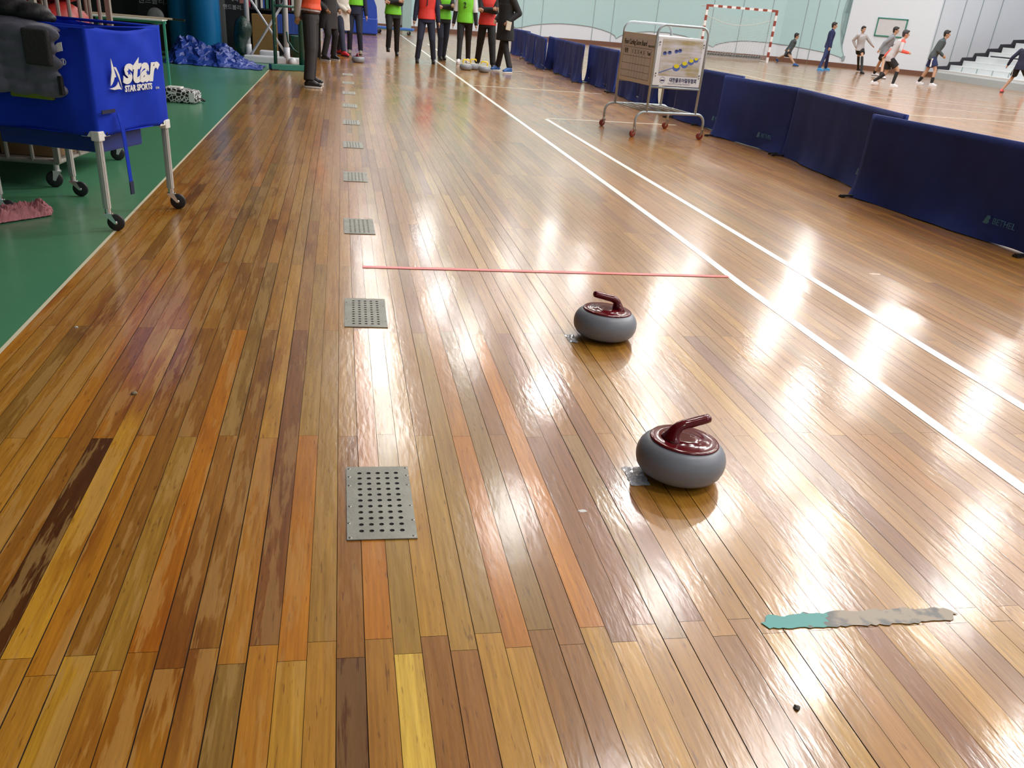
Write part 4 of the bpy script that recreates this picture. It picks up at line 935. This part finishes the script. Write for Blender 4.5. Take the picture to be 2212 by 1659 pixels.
# ---------------------------------------------------------------- people
def ik(a,c,l1,l2,hint):
    a,c=Vector(a),Vector(c); d=c-a; L=d.length; l=min(L,(l1+l2)*.999); 
    x=(l1*l1-l2*l2+l*l)/(2*l); h=math.sqrt(max(0,l1*l1-x*x)); u=d.normalized(); hv=Vector(hint); hv=(hv-u*hv.dot(u)).normalized()
    return a+u*x+hv*h
def human(label,feet,face,H,w,group=None,lean=(0,0),drop=0,arms='down',head=0,plane='standing',hx=0,toes=None,legsplit=None,knees=None,v=.011):
    """feet: world ankle ground points (left, right), each (x,y,lift)"""
    k=H/1.75; cx=(feet[0][0]+feet[1][0])/2; cy=(feet[0][1]+feet[1][1])/2; yaw=face-math.pi/2
    T=thing('person',label,'person',(cx,cy,0),yaw,group); Rm=Matrix.Rotation(-yaw,3,'Z')
    loc=lambda p,z=0:Rm@Vector((p[0]-cx,p[1]-cy,0))+Vector((0,0,p[2] if len(p)>2 else z))
    aL,aR=loc(feet[0]),loc(feet[1]); an=[aL+Vector((0,-.03,.085*k)),aR+Vector((0,-.03,.085*k))]
    pel=Vector((hx,0,.93*k-drop)); lx,ly=lean
    hip=[pel+Vector((-.09*k,0,-.02)),pel+Vector((.09*k,0,-.02))]
    kn=[]
    for i in (0,1):
        h=(0,1,.05) if not knees else knees[i]
        kn.append(ik(hip[i],an[i],.425*k,.425*k,h))
    wst=pel+Vector((lx*.3,ly*.3,.17*k)); cst=pel+Vector((lx*.75,ly*.75,.37*k)); nck=pel+Vector((lx*1.1,ly*1.1,.545*k)); 
    hd=nck+Vector((lx*.15,ly*.15+.02,.145*k)); sho=[nck+Vector((-.18*k,0,-.07*k)),nck+Vector((.18*k,0,-.07*k))]
    A={'down':[(-.27,.03,.85),(.27,.03,.85)],'crossed':[(.08,.21,1.17),(-.10,.23,1.20)],'behind':[(-.16,-.17,.98),(.12,-.18,.93)],'pockets':[(-.21,.08,1.0),(.21,.08,1.0)],
       'swing':[(-.24,.30,1.12),(.26,-.24,.98)],'swing2':[(-.26,-.24,.98),(.24,.30,1.12)],'knee':[(-.20,.25,.0),(.20,.25,.0)],'out':[(-.45,.05,.95),(.30,.05,.86)],'spread':[(-.42,.10,.95),(.42,-.1,.98)],'lap':[(-.05,.18,1.0),(.06,.18,.98)]}[arms]
    wr=[]
    for i in (0,1):
        p=Vector(A[i])*k; 
        if arms=='knee': p=kn[i]+Vector((0,-.12,.12))
        else: p=Vector((p.x+lx*.6,p.y+ly*.6,p.z-drop))
        wr.append(p)
    hint={'crossed':[(-1,.1,-.6),(1,.1,-.6)],'behind':[(-1,-.6,0),(1,-.6,0)]}.get(arms,[(-.5,-1,0),(.5,-1,0)])
    el=[ik(sho[i],wr[i],.29*k,.26*k,hint[i]) for i in (0,1)]
    for i in (0,1):
        d=(wr[i]-el[i]); wr[i]=el[i]+d.normalized()*min(d.length,.26*k)
    X=(1,0,0); sp=[pel+Vector((0,0,-.07*k)),pel+Vector((0,0,.03*k)),wst,cst,cst+(nck-cst)*.55,nck-Vector((0,0,.03*k))]
    def torso(bm,e,lo=0,hem=None):
        P=list(sp[lo:]); rx=[.13,.155,.13,.16,.165,.075][lo:]; ry=[.095,.105,.092,.108,.098,.06][lo:]
        if hem is not None:
            P=[pel+Vector((0,0,hem*k))]+[p for p in P if p.z>pel.z+hem*k+.04]; rx=[.16]+rx[-len(P)+1:]; ry=[.115]+ry[-len(P)+1:]
        loft(bm,P,[(x+e)*k for x in rx],[(y+e)*k for y in ry],X)
    # body
    bm=BM(); torso(bm,0)
    for i in (0,1):
        cap(bm,hip[i],kn[i],.082*k,.054*k); m=kn[i]+(an[i]-kn[i])*.3; cap(bm,kn[i],m,.052*k,.056*k); cap(bm,m,an[i],.054*k,.036*k)
        td=Vector((0,.15*k,-.045*k)) if not (toes and toes[i]) else Vector(toes[i])*k
        cap(bm,an[i],an[i]+td,.036*k,.026*k)
        cap(bm,sho[i],el[i],.050*k,.040*k); cap(bm,el[i],wr[i],.040*k,.027*k)
        hdv=(wr[i]-el[i]).normalized(); pm_=wr[i]+hdv*.05*k; cap(bm,wr[i],pm_,.026*k,.030*k)
        sd=hdv.cross(Vector((0,1,0))); sd=sd.normalized() if sd.length>.1 else Vector((1,0,0)); ac=hdv.cross(sd)
        if abs(sd.x)>.6: sd=ac
        cu=Vector((0,0,0))
        for j,(o_,ln) in enumerate(((-.030,.062),(-.011,.072),(.009,.068),(.028,.052))):
            b=pm_+sd*o_*k+hdv*.018*k; m2=b+hdv*ln*.5*k; e=m2+(hdv*.7+Vector((-.35 if i else .35,0,-.0)))*ln*.5*k; cap(bm,b,m2,.0098*k,.009*k,8); cap(bm,m2,e,.009*k,.0078*k,8)
        tb=wr[i]+hdv*.02*k-sd*.022*k; cap(bm,tb,tb+(hdv*.8-sd*.6)*.05*k,.012*k,.009*k,8)
    cap(bm,nck-Vector((0,0,.05*k)),hd-Vector((0,.01,.06*k)),.056*k,.052*k)
    Hr=Matrix.Rotation(head,3,'Z')
    hp_=lambda x,y,z:hd+Hr@Vector((x,y,z))*k
    ell(bm,hp_(0,-.005,.02),(.076*k,.093*k,.10*k)); ell(bm,hp_(0,.025,-.045),(.055*k,.062*k,.068*k))
    cap(bm,hp_(0,.085,.005),hp_(0,.108,-.022),.010*k,.014*k,8); 
    for s in (-1,1): ell(bm,hp_(s*.079,-.005,-.01),(.012*k,.022*k,.034*k),seg=10)
    cap(bm,hp_(-.018,.080,-.058),hp_(.018,.080,-.058),.010*k,.010*k,8)
    remesh(obj('body',bm,w.get('skin',SKIN),T),v*.8,3)
    for s in (-1,1):
        bm=BM(); ell(bm,hp_(s*.031,.083,.012),(.013*k,.008*k,.007*k),seg=10); obj('eye',bm,BLACKP,T,True)
    bm=BM(); ell(bm,hp_(0,.0885,-.059),(.022*k,.006*k,.005*k),seg=10); obj('mouth',bm,mat('lips',(.35,.10,.08),.5),T,True)
    # hair
    bm=BM(); ell(bm,hp_(0,-.022,.045),(.088*k,.098*k,.098*k)); ell(bm,hp_(0,.045,.092),(.066*k,.052*k,.032*k)); ell(bm,hp_(0,-.06,-.01),(.07*k,.05*k,.07*k))
    for s in (-1,1): ell(bm,hp_(s*.068,.0,.035),(.020*k,.045*k,.045*k),seg=10)
    remesh(obj('hair',bm,w.get('hair',HAIR),T),v*.8,2)
    # legs wear
    bm=BM(); loft(bm,[pel+Vector((0,0,-.09*k)),pel+Vector((0,0,-.02*k)),pel+Vector((0,0,.09*k))],[.155*k,.178*k,.150*k],[.112*k,.126*k,.112*k],X)
    for i in (0,1):
        if w.get('short'):
            m=hip[i]+(kn[i]-hip[i])*.72; loft(bm,[hip[i],hip[i]+(m-hip[i])*.5,m],[.098*k,.106*k,.112*k],[.100*k,.108*k,.112*k],X)
        else:
            f=w.get('wide',1.0); cap(bm,hip[i],kn[i],.102*k,.074*k*f); m=kn[i]+(an[i]-kn[i])*.35; cap(bm,kn[i],m,.070*k*f,.066*k*f); loft(bm,[m,(m+an[i])/2,an[i]+Vector((0,0,.012))],[.064*k*f,.060*k*f,.058*k*f],[.066*k*f,.064*k*f,.064*k*f],X)
    remesh(obj('shorts' if w.get('short') else 'trousers',bm,w['pants'],T),v,3)
    if w.get('short') and w.get('socks'):
        for i in (0,1):
            bm=BM(); f0=w.get('sockh',.35); a_=kn[i]+(an[i]-kn[i])*f0; m=kn[i]+(an[i]-kn[i])*max(f0+.1,.4); cap(bm,a_,m,.058*k,.057*k); cap(bm,m,an[i],.057*k,.042*k); remesh(obj('sock',bm,w['socks'],T),v,1)
    if w.get('kneepads'):
        for i in (0,1): bm=BM(); ell(bm,kn[i]+Vector((0,.015,0)),(.068*k,.068*k,.085*k)); remesh(obj('knee_pad',bm,BLACKP,T),v,1)
    for i in (0,1):
        td=Vector((0,.16*k,-.047*k)) if not (toes and toes[i]) else Vector(toes[i])*k*1.1
        hl=an[i]+Vector((0,-.025*k,-.035*k))
        bm=BM(); cap(bm,an[i],hl,.046*k,.042*k); cap(bm,hl,an[i]+td*.95,.043*k,.036*k); cap(bm,an[i],an[i]+td*.6,.044*k,.040*k)
        sh=remesh(obj('shoe',bm,w['shoes'],T),v*.75,2)
        f=td.normalized(); sdv=f.cross(Vector((0,0,1))).normalized(); up=sdv.cross(f)
        zz=an[i].z-.080*k
        if not(toes and toes[i]):
            bm=BM(); out=[]
            for a_ in range(16):
                q=2*math.pi*a_/16; out.append(Vector((an[i].x+.044*k*math.sin(q),an[i].y+.055*k+.135*k*math.cos(q),zz)))
            flatpoly(bm,out,.022*k); obj('sole',bm,w.get('sole',BLACKP),sh)
    # top
    bm=BM(); torso(bm,.031,0,w.get('hem',-.10)); 
    sl=w.get('sleeves','long')
    for i in (0,1):
        cap(bm,sho[i]+Vector((.03*k if i==0 else -.03*k,0,.0)),sho[i],.064*k,.066*k)
        cap(bm,sho[i],el[i],.070*k,.059*k)
        if sl=='long': cap(bm,el[i],wr[i]-(wr[i]-el[i])*.06,.059*k,.045*k)
    cap(bm,nck-Vector((0,0,.03)),nck+Vector((0,.0,.012*k)),.066*k,.060*k)
    remesh(obj('top',bm,w['top'],T),v,3)
    if w.get('under'):
        for i in (0,1): bm=BM(); cap(bm,el[i]+(sho[i]-el[i])*.35,el[i],.057*k,.056*k); cap(bm,el[i],wr[i],.056*k,.044*k); remesh(obj('sleeve',bm,w['under'],T),v,1)
    if w.get('coat'):
        z_=w['coatz']*k; bm=BM(); loft(bm,[(0,-.01,z_),(0,-.01,(z_+pel.z)/2),pel,wst,cst,nck-Vector((0,0,.06*k))],[.235*k,.225*k,.205*k,.185*k,.20*k,.15*k],[.165*k,.16*k,.155*k,.15*k,.145*k,.10*k],X)
        for i in (0,1): cap(bm,sho[i],el[i],.080*k,.068*k); cap(bm,el[i],wr[i],.066*k,.054*k)
        remesh(obj('coat',bm,w['coat'],T),v,3)
    if w.get('bib'):
        bm=BM(); torso(bm,.047,0,w.get('bibhem',.03)); bb_=remesh(obj('bib',bm,w['bib'],T),v,3)
        if w.get('number'):
            text('bib_number',w['number'],.16*k,plane_M(cst+Vector((0,.165*k,-.05*k)),(-1,0,0),(0,0,1)),INK,bb_,th=.012)
    if w.get('stripe'):
        for s in (-1,1): bm=BM(); box(bm,hip[0 if s<0 else 1]+Vector((s*.108*k,0,-.16*k)),(.012,.05,.26)); obj('side_stripe',bm,w['stripe'],T)
    return T,dict(pel=pel,cst=cst,wr=wr,k=k,hip=hip,nck=nck)
m_=lambda n,c,r=.8,**k:mat(n,c,r,var=k.pop('var',.12),scale=k.pop('scale',10),bump=k.pop('bump',.25),bscale=k.pop('bscale',25),**k)
ORG=m_('bib_orange',(.80,.09,.03),.6); REDB=m_('bib_red',(.75,.045,.035),.6); GRB=m_('bib_green',(.20,.70,.03),.6)
BLK=m_('cloth_black',(.012,.012,.014)); CHA=m_('cloth_charcoal',(.028,.024,.026)); JEAN=m_('cloth_jeans',(.018,.024,.05)); NVY=m_('cloth_navy',(.014,.018,.05)); LG=m_('cloth_light_grey',(.50,.48,.50)); BEI=m_('cloth_white_padded',(.62,.58,.52),bscale=14,bump=.6)
MID=m_('cloth_mid_grey',(.26,.28,.32)); SLATE=m_('cloth_slate',(.07,.09,.10)); CORAL=m_('cloth_coral',(.85,.12,.09)); TRK=m_('cloth_track_navy',(.015,.025,.10)); WHC=m_('cloth_white',(.72,.73,.76))
SBK=mat('shoe_black',(.015,.015,.018),.4); SWH=mat('shoe_white',(.75,.74,.78),.5); SBL=mat('shoe_blue',(.02,.10,.32),.5); SRD=mat('shoe_red',(.62,.03,.05),.5); SGR=mat('shoe_grey',(.25,.24,.18),.6); SOLW=mat('sole_white',(.7,.7,.7),.6); SCO=mat('shoe_coral',(.85,.12,.14),.5); SLB=mat('shoe_sky',(.05,.28,.60),.5)
def F(x,y,l=0): p=G(x,y); return (p.x,p.y,l)
GP='curling players standing at the far end of the lane'; RP='handball players on the far court'
# standing group
T1,i1=human('person in orange bib and dark trousers standing sideways at the left, hands behind back',[F(676,182),F(672,190)],R_(-8),1.76,dict(top=LG,pants=CHA,shoes=SBK,sole=SOLW,bib=ORG,bibhem=.10,wide=1.2,hem=.07),GP,arms='behind',lean=(0,.02))
bm=BM(); loft(bm,[i1['pel']+Vector((0,0,.045)),i1['pel']+Vector((0,0,.085))],[.185,.180],[.135,.13],(1,0,0)); obj('belt',bm,mat('belt_brown',(.07,.015,.012),.4),T1,True)
human('person in dark knee length coat and black trousers, second from the left of the group',[F(722,130),F(702,131)],R_(-40),1.70,dict(top=BLK,pants=BLK,shoes=SBK,sole=SOLW,coat=CHA,coatz=.62),GP,arms='pockets')
human('person in white padded coat with red shoes, half hidden behind the dark coat',[F(734,117),F(744,122)],R_(-45),1.68,dict(top=WHC,pants=JEAN,shoes=SRD,coat=BEI,coatz=.55,sole=SBK),GP,arms='lap')
human('person in green bib over a navy jacket, with grey brown shoes, before the blue mats',[F(779,119),F(755,117)],R_(-95),1.74,dict(top=NVY,pants=JEAN,shoes=SGR,bib=GRB,bibhem=.13,hem=-.06),GP,arms='down')
human('person in green bib with crossed arms, one foot lifted, in black trousers',[F(857,121),F(838,122,.10)],R_(-88),1.76,dict(top=BLK,pants=BLK,shoes=SBK,bib=GRB,bibhem=-.02),GP,arms='crossed',hx=.0)
human('person in red bib with a navy top and dark jeans, legs apart',[F(936,138),F(901,136)],R_(-92),1.76,dict(top=NVY,pants=JEAN,shoes=SBK,bib=REDB,bibhem=-.03,number='J'),GP,arms='down')
human('person in green bib standing half hidden behind the red bibbed person',[F(958,130),F(950,131)],R_(-80),1.75,dict(top=BLK,pants=JEAN,shoes=SBK,bib=GRB,bibhem=-.02),GP,arms='crossed')
human('person in green bib numbered 2 with white shoes and half sleeves over black ones',[F(1010,136),F(990,138)],R_(-105),1.75,dict(top=WHC,under=BLK,sleeves='short',pants=BLK,shoes=SWH,sole=SOLW,bib=GRB,bibhem=-.05,number='2',hem=.02),GP,arms='down')
human('person in red bib with crossed dark sleeves and wide black trousers',[F(1064,150),F(1030,144)],R_(-100),1.77,dict(top=BLK,pants=BLK,shoes=SBK,bib=REDB,bibhem=-.05,wide=1.15),GP,arms='crossed')
T2,i2=human('person in long dark coat with blue shoes, rightmost of the standing group',[F(1072,153),F(1098,158)],R_(-150),1.78,dict(top=BLK,pants=BLK,shoes=SBL,sole=SOLW,coat=BLK,coatz=.62,hem=-.06),GP,arms='pockets')
bm=BM(); box(bm,(0,0,0),(.12,.03,.17),bev=.01); o=obj('paper_bundle',bm,mat('beige_paper',(.55,.50,.40),.7)); c=onY(1076,58,19.7); MM=Matrix.Translation(T2.location)@Matrix.Rotation(T2.rotation_euler.z,4,'Z'); h_=min((MM@w_ for w_ in i2['wr']),key=lambda p:(p-c).length); o.location=(h_.x-.02,h_.y-.07,h_.z-.09); o.rotation_euler=(0,R_(8),R_(20)); tag(o,'beige folded cloth held at the hip of the dark coated person','cloth')
# players
def fr(x,y,d=0): # direction "to the right in the photo" at a place
    p=G(x,y); return math.atan2(-p.x,p.y)+R_(d)
human('player kneeling on one knee in a dark top and shorts, right of the goal',[F(1717,143),F(1679,134,.06)],fr(1705,140,8),1.74,dict(top=SLATE,pants=BLK,short=1,shoes=SBL,socks=None,kneepads=1),RP,lean=(0,.16),drop=.47,arms='knee',knees=[(0,1,.5),(0,.7,-1)],toes=[None,(0,.05,-.10)],v=.012)
human('coach in navy tracksuit standing straight behind the barriers, right of the kneeling player',[F(1784,152),F(1770,153)],fr(1776,152,0),1.76,dict(top=TRK,pants=TRK,shoes=SLB,sole=SLB),RP,arms='down',lean=(0,.03),v=.012)
human('player in light grey sweatshirt and black shorts walking, leftmost of the running trio',[F(1861,160),F(1853,155,.04)],fr(1860,160,-50),1.72,dict(top=MID if 0 else LG,pants=BLK,short=1,shoes=SBK,socks=BLK,sockh=.12),RP,arms='spread',lean=(.10,.05),hx=.28,v=.012)
human('player in slate long sleeves behind the coral sleeved player',[F(1903,170),F(1888,166,.03)],fr(1890,168,-5),1.80,dict(top=MID,pants=BLK,short=1,shoes=SWH,socks=BLK,sockh=.8),RP,arms='swing',lean=(0,.16),hx=0,drop=.05,v=.012)
T3,i3=human('player in grey shirt with coral sleeves and shoulders, striding with white shoes',[F(1886,184,.02),F(1928,189,.0)],fr(1910,187,10),1.70,dict(top=LG,under=CORAL,sleeves='short',pants=BLK,short=1,shoes=SWH,sole=SOLW,socks=BLK,sockh=.15,hair=mat('dark_grey_hair',(.03,.03,.035),.6)),RP,arms='swing2',lean=(0,.20),drop=.10,v=.012)
bm=BM(); 
for s in (-1,1): cap(bm,i3['nck']+Vector((s*.04,0,-.055)),i3['nck']+Vector((s*.18,0,-.075)),.076,.074)
remesh(obj('shoulder_yoke',bm,CORAL,T3),.012,2)
human('player in dark slate top and navy shorts walking alone, right of the trio',[F(1984,183,.0),F(2012,187,.0)],fr(2000,185,0),1.76,dict(top=SLATE,pants=TRK,short=1,shoes=SWH,sole=SOLW,socks=BLK,sockh=.6,stripe=WHC),RP,arms='lap',lean=(0,.17),drop=.03,v=.012)
human('player in navy top at the right edge running with coral shoes, arm stretched out',[F(2163,200),F(2210,206,.22)],fr(2180,200,70),1.76,dict(top=NVY,pants=BLK,short=1,shoes=SCO,socks=None,stripe=WHC,hair=mat('fair_hair',(.5,.33,.18),.6)),RP,arms='out',lean=(0,.05),drop=.10,hx=0,v=.012)
